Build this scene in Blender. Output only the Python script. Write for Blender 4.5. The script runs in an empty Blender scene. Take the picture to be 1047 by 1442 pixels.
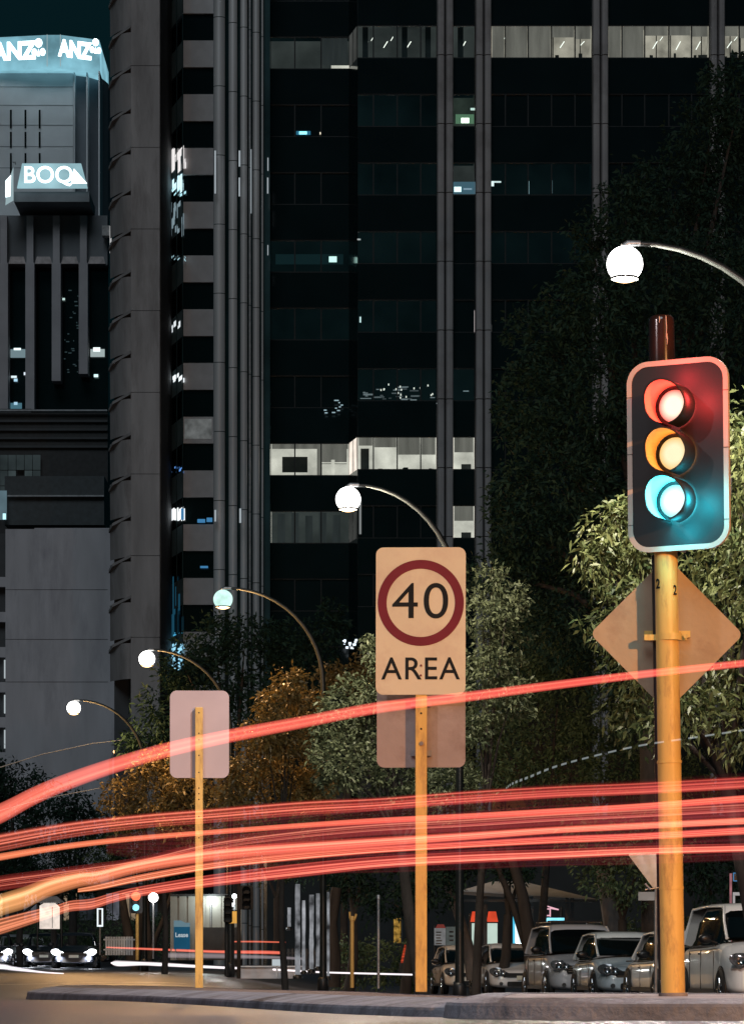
import bpy, math, random
import numpy as np
from mathutils import Vector, Matrix
random.seed(7); RNG = np.random.default_rng(7)
S = bpy.context.scene
COL = S.collection
FPX, CX, HY, CZ = 5000.0, 523.5, 1374.0, 0.215
def PX(px, d): return (px-CX)/FPX*d
def PZ(py, d): return CZ+(HY-py)/FPX*d
def at(px, py, d): return Vector((PX(px, d), d, PZ(py, d)))
R = math.radians

# ------------------------------------------------------------------ materials
def newmat(name):
    m = bpy.data.materials.new(name); m.use_nodes = True
    nt = m.node_tree; nt.nodes.clear()
    out = nt.nodes.new('ShaderNodeOutputMaterial')
    return m, nt, out
def principled(name, col, rough=.6, metal=0., var=.25, scale=3., bump=0., spec=.5, coat=0., stretch=None, detail=5, dirt=None, dscale=1.2):
    m, nt, out = newmat(name); N = nt.nodes; L = nt.links
    b = N.new('ShaderNodeBsdfPrincipled'); L.new(b.outputs[0], out.inputs[0])
    b.inputs['Roughness'].default_value = rough; b.inputs['Metallic'].default_value = metal
    b.inputs['Specular IOR Level'].default_value = spec; b.inputs['Coat Weight'].default_value = coat
    b.inputs['Coat Roughness'].default_value = .05
    tc = N.new('ShaderNodeTexCoord'); mp = N.new('ShaderNodeMapping'); L.new(tc.outputs['Object'], mp.inputs[0])
    if stretch: mp.inputs['Scale'].default_value = stretch
    n = N.new('ShaderNodeTexNoise'); n.inputs['Scale'].default_value = scale; n.inputs['Detail'].default_value = detail
    L.new(mp.outputs[0], n.inputs['Vector'])
    r = N.new('ShaderNodeValToRGB'); L.new(n.outputs['Fac'], r.inputs[0])
    r.color_ramp.elements[0].position = .3; r.color_ramp.elements[1].position = .7
    c = Vector(col[:3])
    r.color_ramp.elements[0].color = (*[x*(1-var) for x in c], 1); r.color_ramp.elements[1].color = (*[min(1, x*(1+var)) for x in c], 1)
    src = r.outputs[0]
    if dirt:
        n2 = N.new('ShaderNodeTexNoise'); n2.inputs['Scale'].default_value = dscale; n2.inputs['Detail'].default_value = 8; n2.inputs['Roughness'].default_value = .7
        L.new(mp.outputs[0], n2.inputs['Vector'])
        r2 = N.new('ShaderNodeValToRGB'); L.new(n2.outputs['Fac'], r2.inputs[0]); r2.color_ramp.elements[0].position = .5; r2.color_ramp.elements[1].position = .68
        mx = N.new('ShaderNodeMixRGB'); L.new(r2.outputs[0], mx.inputs[0]); L.new(src, mx.inputs[1]); mx.inputs[2].default_value = (*dirt, 1)
        src = mx.outputs[0]
    L.new(src, b.inputs['Base Color'])
    if bump:
        bp = N.new('ShaderNodeBump'); bp.inputs['Strength'].default_value = bump; bp.inputs['Distance'].default_value = .02
        n3 = N.new('ShaderNodeTexNoise'); n3.inputs['Scale'].default_value = scale*6; n3.inputs['Detail'].default_value = 6
        L.new(mp.outputs[0], n3.inputs['Vector']); L.new(n3.outputs['Fac'], bp.inputs['Height']); L.new(bp.outputs[0], b.inputs['Normal'])
    return m
def emis(name, col, s=1., sample=False, var=0., scale=2., stretch=None):
    m, nt, out = newmat(name); N = nt.nodes; L = nt.links
    e = N.new('ShaderNodeEmission'); e.inputs[0].default_value = (*col, 1); e.inputs[1].default_value = s
    if var:
        tc = N.new('ShaderNodeTexCoord'); mp = N.new('ShaderNodeMapping'); L.new(tc.outputs['Object'], mp.inputs[0])
        if stretch: mp.inputs['Scale'].default_value = stretch
        n = N.new('ShaderNodeTexNoise'); n.inputs['Scale'].default_value = scale; n.inputs['Detail'].default_value = 4; L.new(mp.outputs[0], n.inputs['Vector'])
        mr = N.new('ShaderNodeMapRange'); L.new(n.outputs['Fac'], mr.inputs[0]); mr.inputs[1].default_value = .3; mr.inputs[2].default_value = .7
        mr.inputs[3].default_value = s*(1-var); mr.inputs[4].default_value = s*(1+var); L.new(mr.outputs[0], e.inputs[1])
    L.new(e.outputs[0], out.inputs[0])
    if not sample: m.cycles.emission_sampling = 'NONE'
    return m
def glassy(name, tint, gloss=.1, clear=.85, rough=.03):
    """thin window glass: mostly see-through, a little mirror"""
    m, nt, out = newmat(name); N = nt.nodes; L = nt.links
    t = N.new('ShaderNodeBsdfTransparent'); t.inputs[0].default_value = (*tint, 1)
    g = N.new('ShaderNodeBsdfGlossy'); g.inputs['Roughness'].default_value = rough
    mx = N.new('ShaderNodeMixShader'); mx.inputs[0].default_value = gloss
    L.new(t.outputs[0], mx.inputs[1]); L.new(g.outputs[0], mx.inputs[2]); L.new(mx.outputs[0], out.inputs[0])
    return m
def leafmat(name, c0, c1, rough=.45, trans=.25, spec=.5):
    m, nt, out = newmat(name); N = nt.nodes; L = nt.links
    a = N.new('ShaderNodeAttribute'); a.attribute_name = 'shade'
    r = N.new('ShaderNodeValToRGB'); L.new(a.outputs['Fac'], r.inputs[0])
    r.color_ramp.elements[0].color = (*c0, 1); r.color_ramp.elements[1].color = (*c1, 1)
    b = N.new('ShaderNodeBsdfPrincipled'); b.inputs['Roughness'].default_value = rough; b.inputs['Specular IOR Level'].default_value = spec; L.new(r.outputs[0], b.inputs['Base Color'])
    t = N.new('ShaderNodeBsdfTranslucent'); L.new(r.outputs[0], t.inputs[0])
    mx = N.new('ShaderNodeMixShader'); mx.inputs[0].default_value = trans
    L.new(b.outputs[0], mx.inputs[1]); L.new(t.outputs[0], mx.inputs[2]); L.new(mx.outputs[0], out.inputs[0])
    return m

# ------------------------------------------------------------------ mesh helpers
class MB:
    def __init__(s): s.v = []; s.f = []; s.sm = []
    def add(s, vs, fs, smooth=False):
        b = len(s.v); s.v += [tuple(v) for v in vs]; s.f += [tuple(b+i for i in f) for f in fs]; s.sm += [smooth]*len(fs); return s
    def box(s, x0, x1, y0, y1, z0, z1, rot=0, c=None):
        vs = [Vector((x, y, z)) for z in (z0, z1) for x, y in ((x0, y0), (x1, y0), (x1, y1), (x0, y1))]
        if rot:
            c = c or Vector(((x0+x1)/2, (y0+y1)/2, 0)); M = Matrix.Rotation(rot, 3, 'Z')
            vs = [M @ (v-c)+c for v in vs]
        return s.add(vs, [(3, 2, 1, 0), (4, 5, 6, 7), (0, 1, 5, 4), (1, 2, 6, 5), (2, 3, 7, 6), (3, 0, 4, 7)])
    def tube(s, pts, rad, n=10, caps=True):
        pts = [Vector(p) for p in pts]
        if not hasattr(rad, '__len__'): rad = [rad]*len(pts)
        up = None; rings = []
        for i, p in enumerate(pts):
            t = (pts[min(i+1, len(pts)-1)]-pts[max(i-1, 0)]).normalized()
            if up is None:
                up = Vector((0, 0, 1)) if abs(t.z) < .9 else Vector((1, 0, 0))
            a = t.cross(up).normalized(); bb = a.cross(t).normalized(); up = bb
            rings.append([p+(a*math.cos(2*math.pi*k/n)+bb*math.sin(2*math.pi*k/n))*rad[i] for k in range(n)])
        vs = [v for r in rings for v in r]; fs = []
        for i in range(len(pts)-1):
            for k in range(n):
                k2 = (k+1) % n; fs.append((i*n+k, i*n+k2, (i+1)*n+k2, (i+1)*n+k))
        s.add(vs, fs, True)
        if caps:
            s.add(rings[0], [tuple(range(n))]); s.add(rings[-1], [tuple(reversed(range(n)))])
        return s
    def lathe(s, prof, c=(0, 0, 0), n=24):
        """prof list of (r,z) about vertical axis at c"""
        c = Vector(c); vs = []
        for r, z in prof:
            vs += [c+Vector((r*math.cos(2*math.pi*k/n), r*math.sin(2*math.pi*k/n), z)) for k in range(n)]
        fs = [(i*n+k, i*n+(k+1) % n, (i+1)*n+(k+1) % n, (i+1)*n+k) for i in range(len(prof)-1) for k in range(n)]
        return s.add(vs, fs, True)
    def plate(s, outline, th, M=Matrix()):
        """outline: 2-D (x,z) CCW seen from -Y; th thickness along +Y; M world matrix"""
        n = len(outline)
        a = [M @ Vector((x, 0, z)) for x, z in outline]; b = [M @ Vector((x, th, z)) for x, z in outline]
        s.add(a+b, [tuple(range(n)), tuple(reversed(range(n, 2*n)))] + [(i, i+n, (i+1) % n+n, (i+1) % n) for i in range(n)])
        return s
    def ring(s, o1, o2, th, M=Matrix()):
        n = len(o1)
        vs = [M @ Vector((x, 0, z)) for x, z in o1]+[M @ Vector((x, 0, z)) for x, z in o2]+[M @ Vector((x, th, z)) for x, z in o1]+[M @ Vector((x, th, z)) for x, z in o2]
        fs = []
        for i in range(n):
            j = (i+1) % n
            fs += [(i, j, n+j, n+i), (2*n+j, 2*n+i, 3*n+i, 3*n+j), (j, i, 2*n+i, 2*n+j), (n+i, n+j, 3*n+j, 3*n+i)]
        return s.add(vs, fs)
    def build(s, name, mat, parent=None, loc=None):
        me = bpy.data.meshes.new(name); me.from_pydata(s.v, [], s.f)
        me.polygons.foreach_set('use_smooth', s.sm); me.update()
        me.materials.append(mat)
        o = bpy.data.objects.new(name, me); COL.objects.link(o)
        if parent is not None: put(o, parent)
        return o
def put(o, parent):
    """parent keeping world coordinates (parents here are only translated / rotated empties)"""
    o.parent = parent
    o.matrix_parent_inverse = wm(parent).inverted()
def wm(o):
    m = Matrix.LocRotScale(o.location, o.rotation_euler, o.scale)
    return m if o.parent is None else wm(o.parent) @ o.matrix_parent_inverse @ m
def tag(o, label=None, cat=None, group=None, kind=None):
    if label: o['label'] = label
    if cat: o['category'] = cat
    if group: o['group'] = group
    if kind: o['kind'] = kind
    return o
def thing(name, label, cat, loc=(0, 0, 0), rz=0, group=None):
    o = bpy.data.objects.new(name, None); COL.objects.link(o); o.location = loc; o.rotation_euler = (0, 0, rz)
    return tag(o, label, cat, group)
def rrect(w, h, r, n=6, cx=0, cz=0):
    pts = []
    for qx, qz, a0 in ((w/2-r, h/2-r, 0), (-w/2+r, h/2-r, 90), (-w/2+r, -h/2+r, 180), (w/2-r, -h/2+r, 270)):
        for k in range(n+1):
            a = R(a0+90*k/n); pts.append((cx+qx+r*math.cos(a), cz+qz+r*math.sin(a)))
    return pts
def circle(r, n=48, cx=0, cz=0): return [(cx+r*math.cos(2*math.pi*k/n), cz+r*math.sin(2*math.pi*k/n)) for k in range(n)]
def bevel(o, w=.01, seg=2):
    m = o.modifiers.new('b', 'BEVEL'); m.width = w; m.segments = seg; m.limit_method = 'ANGLE'; return o
def text(name, body, size, mat, M, parent, depth=.002, bold=0., sx=1., space=1.):
    cu = bpy.data.curves.new(name, 'FONT'); cu.body = body; cu.size = size; cu.extrude = depth; cu.offset = bold
    cu.align_x = 'CENTER'; cu.align_y = 'CENTER'; cu.space_character = space
    t = bpy.data.objects.new('tmp', cu); COL.objects.link(t)
    dg = bpy.context.evaluated_depsgraph_get()
    me = bpy.data.meshes.new_from_object(t.evaluated_get(dg)); bpy.data.objects.remove(t)
    me.transform(M @ Matrix.Rotation(R(90), 4, 'X') @ Matrix.Diagonal((sx, 1, 1, 1)))
    me.materials.clear(); me.materials.append(mat); me.name = name
    o = bpy.data.objects.new(name, me); COL.objects.link(o); put(o, parent); return o
def light(name, loc, power, col, parent, r=.1, typ='POINT', **kw):
    l = bpy.data.lights.new(name, typ); l.energy = power; l.color = col; l.shadow_soft_size = r
    for k, v in kw.items(): setattr(l, k, v)
    o = bpy.data.objects.new(name, l); COL.objects.link(o); o.location = loc
    if parent is not None: put(o, parent)
    return o

M = {}
M['asphalt'] = principled('asphalt', (.038, .045, .06), .42, var=.35, scale=9, bump=.5, detail=10)
M['kerb'] = principled('kerb_concrete', (.27, .25, .25), .8, var=.3, scale=4, bump=.6, detail=10, dirt=(.06, .055, .05), dscale=2.5)
M['gravel'] = principled('gravel_concrete', (.22, .17, .14), .9, var=.5, scale=28, bump=1., detail=10, dirt=(.07, .055, .045), dscale=3)
M['concrete'] = principled('tower_concrete', (.27, .265, .27), .8, var=.12, scale=.6, bump=.1, dirt=(.16, .15, .15), dscale=.25)
M['brown_concrete'] = principled('brown_concrete', (.27, .262, .265), .85, var=.2, scale=1.2, dirt=(.17, .16, .16), dscale=.9, stretch=(1, 1, .18))
M['dark_concrete'] = principled('dark_concrete', (.05, .055, .06), .8, var=.2, scale=.6)
M['render_wall'] = principled('rendered_wall', (.40, .40, .43), .85, var=.14, scale=.8, dirt=(.28, .28, .31), dscale=.5, stretch=(1, 1, .2))
M['spandrel'] = principled('spandrel_panel', (.54, .53, .54), .7, var=.1, scale=1.5)
M['black_glass'] = principled('black_glass', (.004, .008, .009), .12, var=.2, scale=.5, spec=.5)
M['teal_glass'] = principled('teal_glass', (.02, .045, .05), .15, var=.5, scale=.35, spec=.8)
M['teal_band'] = principled('teal_band', (.3, .45, .48), .5, var=.25, scale=.5)
M['dark_metal'] = principled('dark_metal', (.02, .022, .024), .45, .3, var=.3)
M['mullion'] = principled('mullion_metal', (.012, .014, .015), .4, .5, var=.2)
M['steel'] = principled('galvanised_steel', (.3, .31, .32), .4, .7, var=.2, scale=6)
M['rib_metal'] = principled('rib_metal', (.42, .43, .44), .36, .3, var=.25, scale=.5, stretch=(1, 1, .15))
M['window_glass'] = glassy('window_glass', (.8, .86, .86), .06)
M['yellow_paint'] = principled('yellow_paint', (.74, .50, .14), .42, var=.12, scale=5, bump=.15, stretch=(1, 1, .25), dirt=(.42, .25, .09), dscale=12, coat=.7)
M['brown_cap'] = principled('brown_gloss_paint', (.03, .014, .011), .18, var=.3, scale=4, coat=.6)
M['sign_white'] = principled('reflective_white', (.70, .66, .48), .4, var=.04, scale=3, dirt=(.62, .54, .4), dscale=2.2)
M['sign_red'] = principled('sign_red', (.17, .02, .035), .5, spec=.25, var=.1, scale=6)
M['sign_black'] = principled('sign_black', (.008, .012, .014), .5, spec=.2, var=.3, scale=8)
M['alu_back'] = principled('aluminium_back', (.34, .29, .27), .55, .2, var=.12, scale=3, bump=.12, dirt=(.24, .19, .17), dscale=2.6)
M['alu_pink'] = principled('aluminium_back_clean', (.46, .40, .41), .5, .2, var=.06, scale=3)
M['board_black'] = principled('matt_black', (.011, .011, .012), .6, var=.3, scale=3)
M['strip'] = principled('reflective_strip', (.6, .5, .42), .5, var=.08, scale=5)
M['lamp_pole'] = principled('lamp_pole_paint', (.015, .018, .017), .4, .2, var=.3, scale=4)
M['tyre'] = principled('tyre', (.012, .012, .012), .8, var=.2)
M['bark'] = principled('bark', (.028, .023, .02), .9, var=.4, scale=5, bump=.8, stretch=(1, 1, .3))
M['bark_pale'] = principled('bark_pale', (.13, .11, .1), .85, var=.3, scale=4, bump=.6, stretch=(1, 1, .3))
M['chrome'] = principled('chrome', (.7, .7, .72), .08, 1., var=.1)
M['plastic'] = principled('black_plastic', (.01, .01, .011), .35, var=.2)
M['car_glass'] = principled('car_glass', (.003, .005, .006), .05, var=.1, spec=.8)
M['lens_clear'] = principled('lamp_lens', (.12, .125, .135), .12, .5, var=.5, scale=18, coat=1.)
M['plate'] = principled('number_plate', (.6, .6, .5), .5, var=.05)
M['globe'] = emis('globe_glow', (1, .98, .93), 7., var=.1, scale=3)
M['globe_teal'] = emis('globe_glow_cool', (.62, .95, .86), 1.1, var=.25, scale=5)
M['lamp_warm'] = emis('lamp_warm', (1, .62, .3), 6.)
M['white_light'] = emis('white_light', (.92, .97, 1), 8.)

# ------------------------------------------------------------------ ground
def sstep(a, b, x): t = np.clip((x-a)/(b-a), 0, 1); return t*t*(3-2*t)
def gz(x, y):
    t = sstep(-5.5, 0.5, x)
    return (1-t)*.0062*np.maximum(0, y-62) + t*(-.335)*sstep(30, 46, y)
def ground():
    xs = np.concatenate([np.arange(-260, -20, 12), np.arange(-20, 20, .5), np.arange(20, 261, 12)])
    ys = np.concatenate([np.arange(-30, 10, 5), np.arange(10, 130, 1.), np.arange(130, 620, 15)])
    X, Y = np.meshgrid(xs, ys); Z = gz(X, np.minimum(Y, 400))
    nx, ny = len(xs), len(ys)
    vs = np.stack([X.ravel(), Y.ravel(), Z.ravel()], 1)
    fs = [(j*nx+i, j*nx+i+1, (j+1)*nx+i+1, (j+1)*nx+i) for j in range(ny-1) for i in range(nx-1)]
    m = MB(); m.add(vs, fs, True); tag(m.build('road', M['asphalt']), kind='structure')
ground()
def island(name, front, back, top, mat_top, mat_kerb, kw=.15, drop=.02, cut=.5):
    """traffic island: kerb ring round a surfaced top; outline = front edge left to right then back edge right to left"""
    out = [Vector((PX(p, d), d, 0)) for p, d in front] + [Vector((PX(p, d), d, 0)) for p, d in back]
    # round by subdividing (Chaikin)
    for _ in range(2):
        n = []
        for i in range(len(out)):
            a, b = out[i], out[(i+1) % len(out)]
            l = (b-a).length; c = min(cut, .25*l)/l
            n += [a.lerp(b, c), a.lerp(b, 1-c)]
        out = n
    n = len(out)
    def inset(w):
        r = []
        for i in range(n):
            a, b, c = out[i-1], out[i], out[(i+1) % n]
            t = ((b-a).normalized()+(c-b).normalized()).normalized()
            r.append(b+Vector((-t.y, t.x, 0))*w)
        return r
    e = top-drop
    rings = [[v+Vector((0, 0, -.05)) for v in inset(0)], [v+Vector((0, 0, e-.02)) for v in inset(.02)], [v+Vector((0, 0, e-.006)) for v in inset(.03)], [v+Vector((0, 0, e)) for v in inset(.05)], [v+Vector((0, 0, e+.02)) for v in inset(kw)], [v+Vector((0, 0, top-.002)) for v in inset(kw+.17)], [v+Vector((0, 0, top-.03)) for v in inset(kw+.18)]]
    m = MB(); vs = [v for r in rings for v in r]
    fs = [(i*n+k, i*n+(k+1) % n, (i+1)*n+(k+1) % n, (i+1)*n+k) for i in range(len(rings)-1) for k in range(n)]
    m.add(vs, fs, False); root = m.build(name+'_kerb', mat_kerb); tag(root, kind='structure')
    m = MB(); tp = [v+Vector((0, 0, top-.006)) for v in inset(kw+.168)]
    m.add(tp, [tuple(range(n))]); tag(m.build(name+'_pavement', mat_top), kind='structure')
M['granite'] = principled('granite_kerb', (.16, .18, .215), .75, var=.35, scale=3.5, bump=.8, detail=10, dirt=(.07, .075, .09), dscale=2)
island('median', [(30, 36), (90, 33.2), (180, 30), (260, 26.8), (350, 23.4), (450, 20.4), (540, 19.1), (604, 18.35), (760, 18.6)], [(740, 20.8), (645, 22.6), (560, 27), (430, 30), (280, 40), (150, 46), (50, 44)], .1, M['gravel'], M['granite'], drop=.045, cut=1.1)
island('crossing', [(612, 17.75), (700, 17.35), (850, 17.05), (1000, 16.9), (1300, 16.7)], [(1300, 22), (1000, 22.5), (800, 23.0), (700, 23.2), (650, 22.6)], .106, M['kerb'], M['granite'], drop=.02)
# low kerb line on the far side and painted edge lines
def strip_on_ground(name, pts, w, mat, dz=.006):
    m = MB(); vs = []
    P = [Vector((PX(p, d), d, 0)) for p, d in pts]
    Q = []
    for a, b in zip(P, P[1:]):
        k = max(1, int((b-a).length/1.0))
        Q += [a.lerp(b, i/k) for i in range(k)]
    Q.append(P[-1])
    for i, p in enumerate(Q):
        t = (Q[min(i+1, len(Q)-1)]-Q[max(i-1, 0)]).normalized(); nrm = Vector((-t.y, t.x, 0))
        for s in (-w/2, w/2):
            q = p+nrm*s; vs.append((q.x, q.y, float(gz(q.x, q.y))+dz))
    m.add(vs, [(2*i, 2*i+1, 2*i+3, 2*i+2) for i in range(len(Q)-1)])
    return tag(m.build(name, mat), kind='structure')
M['line_paint'] = principled('road_paint', (.7, .7, .68), .6, var=.15, scale=10, dirt=(.3, .3, .3), dscale=4)
strip_on_ground('road_line', [(-60, 66), (60, 70), (260, 78)], .15, M['line_paint'])
strip_on_ground('road_edge_line', [(-200, 90), (100, 96), (320, 100)], .12, M['line_paint'])

# ------------------------------------------------------------------ dark glass office tower
def office():
    d = 190.; root = thing('office_tower', 'dark glass office tower with paired pale vertical piers and two rows of lit offices', 'office tower', (PX(700, d), d, 0))
    X = lambda p: PX(p, d); Z = lambda y: PZ(y, d)
    top = 35-96.6*2
    core = MB().box(X(503), X(1300), d+4.6, d+30, -3, Z(top)); core.box(X(375), X(503), d+6.8, d+30, -3, Z(top)); core.build('core_wall', M['dark_concrete'], root)
    bays = [('A', 380, 491, 2.3, [415, 452]), ('B', 503.5, 614, 0, [525.5, 559, 592]), ('C', 638, 667.5, 0, []), ('D', 691.5, 832.5, 0, [711, 743, 776, 809]),
            ('E', 855.5, 997.5, 0, [875, 907, 941, 973]), ('F', 1019, 1160, 0, [1040, 1072, 1105])]
    wall_lit = emis('office_wall_light', (1., .84, .68), .5, var=.45, scale=1.1)  # room light put into walls, ceilings and blinds as their own glow
    wall_dim = emis('office_dim_wall', (.85, .9, .85), .055, var=.5, scale=.4)
    wall_teal_glow = emis('office_teal_wall', (.3, .6, .65), .009, var=.6, scale=.3)  # dim room glow, also imitating faint reflections in the dark glass
    wall_green = emis('office_green_wall', (.6, .75, .6), .06, var=.6, scale=.8)
    ceil_l = emis('office_ceiling', (1, .84, .68), .36, var=.4, scale=1.5)
    blind = emis('roller_blind', (1, .88, .76), .2, var=.35, scale=.7, stretch=(3, 1, .4))
    blind_d = emis('roller_blind_dim', (.7, .75, .75), .05, var=.3, scale=.7, stretch=(3, 1, .4))
    tube_l = emis('ceiling_tube', (1, .95, .85), 2.2)
    white = emis('office_bright', (1, .88, .76), .95, var=.35, scale=.8)
    furn = principled('office_furniture', (.03, .03, .03), .6)
    lit = {('A', 0): 'dim', ('B', 0): 'hall', ('C', 0): 'hall', ('D', 0): 'lit', ('E', 0): 'lit', ('F', 0): 'lit', ('A', 3): 'teal', ('B', 3): 'teal', ('D', 3): 'teal', ('B', 2): 'teal', ('D', 2): 'teal', ('A', 4): 'teal', ('B', 4): 'teal',
           ('C', 1): 'green', ('C', 2): 'dim', ('C', 5): 'teal', ('B', 5): 'teal', ('A', 6): 'white', ('B', 6): 'white', ('C', 6): 'white', ('A', 7): 'dim2', ('C', 7): 'white', ('B', 1): 'teal'}
    for nm, a, b, back, mull in bays:
        y = d+back; k = y/d                                       # bay A stands a little further back
        x0, x1 = PX(a, y), PX(b, y)
        for r in range(-2, 14):
            sp = MB()
            zt = Z(35+96.6*r); zb = Z(35+96.6*r+47)               # window opening
            zn = Z(35+96.6*(r+1))
            sp.box(x0, x1, y, y+.25, zn, zb)
            # thin joints between glass spandrel panels
            for q in mull: sp.box(PX(q, y)-.02, PX(q, y)+.02, y-.012, y, zn+.02, zb-.02)
            sp.build('spandrel', M['black_glass'], root)
            if r < -1:
                continue
            g = MB().box(x0+.01, x1-.01, y+.12, y+.14, zb+.01, zt-.01)
            w = g.build('window', M['window_glass'] if (nm, r) in lit else M['black_glass'], root)
            fm = MB()
            for q in mull: fm.box(PX(q, y)-.035, PX(q, y)+.035, y+.03, y+.118, zb+.05, zt-.05)
            fm.box(x0, x1, y+.02, y+.118, zb, zb+.05); fm.box(x0, x1, y+.02, y+.118, zt-.05, zt)
            fm.build('window_frame', M['mullion'], w)
            kd = lit.get((nm, r))
            if not kd: continue
            dep = 2.2+back*0
            y1 = y+dep
            rm = MB()
            rm.add([(x0, y1, zb-.3), (x1, y1, zb-.3), (x1, y1, zt+.35), (x0, y1, zt+.35)], [(0, 1, 2, 3)])
            rm.add([(x0, y+.26, zb-.3), (x0, y1, zb-.3), (x0, y1, zt+.35), (x0, y+.26, zt+.35)], [(0, 1, 2, 3)])
            rm.add([(x1, y+.26, zb-.3), (x1, y1, zb-.3), (x1, y1, zt+.35), (x1, y+.26, zt+.35)], [(0, 1, 2, 3)])
            rm.build('office_room', {'dim': wall_dim, 'hall': wall_dim, 'lit': wall_lit, 'teal': wall_teal_glow, 'green': wall_green, 'white': white, 'dim2': wall_dim}[kd], w)
            cm = MB(); cm.add([(x0, y+.26, zt+.3), (x1, y+.26, zt+.3), (x1, y1-.01, zt+.3), (x0, y1-.01, zt+.3)], [(0, 1, 2, 3)])
            cm.build('office_ceiling', {'lit': ceil_l, 'white': ceil_l, 'hall': wall_dim}.get(kd, wall_teal_glow), w)
            tl = MB()
            edges = [x0]+[PX(q, y) for q in mull]+[x1]
            if kd in ('lit', 'hall'):
                for i in range(len(edges)-1):
                    cxm = (edges[i]+edges[i+1])/2
                    if kd == 'lit' or random.random() < .7:
                        # slanting ceiling tubes and brighter desks below
                        tl.tube([(cxm-.08, y1-.5, zt-.66-.25*random.random()), (cxm+.12, y1-.9, zt-.55)], .028, 4)
                        if random.random() < .6: tl.tube([(cxm+.3, y1-.5, zt-.4), (cxm+.42, y1-.9, zt-.3)], .02, 4)
                tl.build('ceiling_lamp', tube_l, w)
            bl = MB(); fu = MB(); br = MB()
            for i in range(len(edges)-1):
                e0, e1 = edges[i]+.05, edges[i+1]-.05; H = zt-zb
                if kd == 'lit':
                    if (nm == 'D' and i < 3) or (nm == 'E' and i < 2): bl.box(e0, e1, y+.3, y+.32, zb+.05, zt)
                    else:
                        bl.box(e0, e1, y+.3, y+.32, zt-H*random.uniform(.2, .4), zt)
                        for q in range(5):
                            xx = random.uniform(e0, e1-.3); fu.box(xx, xx+random.uniform(.08, .4), y+1.+q*.1, y+1.05+q*.1, zb-.2, zb+random.uniform(.1, .6))
                        xx = random.uniform(e0, e1-.1); fu.box(xx, xx+.05, y+1.6, y+1.65, zb-.2, zt)
                        br.box(e0+.1, e0+.1+random.uniform(.3, .9), y+1.7, y+1.75, zb, zb+random.uniform(.15, .5))
                elif kd == 'white' and nm != 'A' and i > 0:
                    bl.box(e0, e1, y+.3, y+.32, zt-H*(.3 if i == 1 else .52), zt)
                    for q in range(3):
                        xx = random.uniform(e0, e1-.2); fu.box(xx, xx+random.uniform(.1, .3), y+1., y+1.3, zb-.2, zb+random.uniform(.1, .35))
                elif kd == 'white' and nm in 'BC' and i == 0:
                    bl.box(e0, e1, y+.3, y+.32, zt-H*(.25 if nm == 'B' else .45), zt)
                    if nm == 'B':
                        fu.box(e0+.1, e0+.55, y+1., y+1.3, zb-.2, zt-.5)
                    else: fu.box(e0+.4, e1-.1, y+1., y+1.3, zb-.2, zb+.45)
                elif kd in ('hall',):
                    br.box(e0+.1, e1-.2*random.random(), y+1., y+1.1, zb+.02, zb+random.uniform(.08, .2))
                    if random.random() < .6: fu.box(e0+.2, e0+.5, y+.8, y+1., zb-.2, zt+.1)
            if kd == 'white' and nm == 'A':
                bl.box(x0+.1, x1-.05, y+.3, y+.32, zt-.28, zt)
                fu.box(PX(396, y), PX(432, y), y+1.9, y+2., PZ(658, y), PZ(636, y))      # dark framed screen
                bl.box(PX(446, y), PX(453, y), y+.5, y+.6, zb, zt)
                bl.box(PX(453, y), PX(488, y), y+.4, y+.42, PZ(652, y), zt)
                br.box(PX(466, y), PX(471, y), y+.36, y+.39, zb, PZ(646, y)); br.box(PX(453, y), PX(488, y), y+.36, y+.39, PZ(651, y), PZ(649.5, y))
            if kd == 'dim2':
                for q in range(5): bl.box(x0+.4+q*.75, x0+.8+q*.75, y+.6, y+.65, zb, zt-.3*random.random())
                br.box(PX(380, y), PX(382, y), y+.3, y+.35, zb, zt); br.box(PX(470, y), PX(476, y), y+1.2, y+1.25, zb+.4, zt-.3)
            if nm == 'A' and r == 0:
                br.box(PX(466, y), PX(497, y), y+.5, y+.55, zb, zb+.33); bl.box(PX(453, y), PX(489, y), y+.4, y+.45, zb+.35, zt)
            if bl.v: bl.build('roller_blind', blind if kd in ('lit', 'white') else blind_d, w)
            if fu.v: fu.build('furniture', furn, w)
            if br.v: br.build('glowing_panel', white, w)
    # angled return between bay A and bay B, lit on rows 0 and 6
    rt = MB()
    xa, xb = PX(491, d+2.3), X(503)
    rt.add([(xa, d+2.3, -3), (xb, d, -3), (xb, d, Z(top)), (xa, d+2.3, Z(top))], [(0, 1, 2, 3)]); rt.build('return_wall', M['black_glass'], root)
    for r, mt in ((6, white), (0, wall_dim), (7, wall_dim)):
        q = MB(); zt, zb = Z(35+96.6*r)-.03, Z(82+96.6*r)+.03
        f = lambda t: (xa+(xb-xa)*t, d+2.3-2.3*t-.03)
        for t0, t1 in ((.05, .42), (.5, .92)):
            (u, v), (u2, v2) = f(t0), f(t1); q.add([(u, v, zb), (u2, v2, zb), (u2, v2, zt), (u, v, zt)], [(0, 1, 2, 3)])
        q.build('return_window', mt, root)
    MB().box(X(377), X(1300), d-1.4, d-.72, -3, Z(1150)).build('podium_wall', principled('podium_stone', (.02, .024, .025), .8, var=.3, scale=.7), root)  # matte wall added to block the sodium lamp's reflection in the glass
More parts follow.
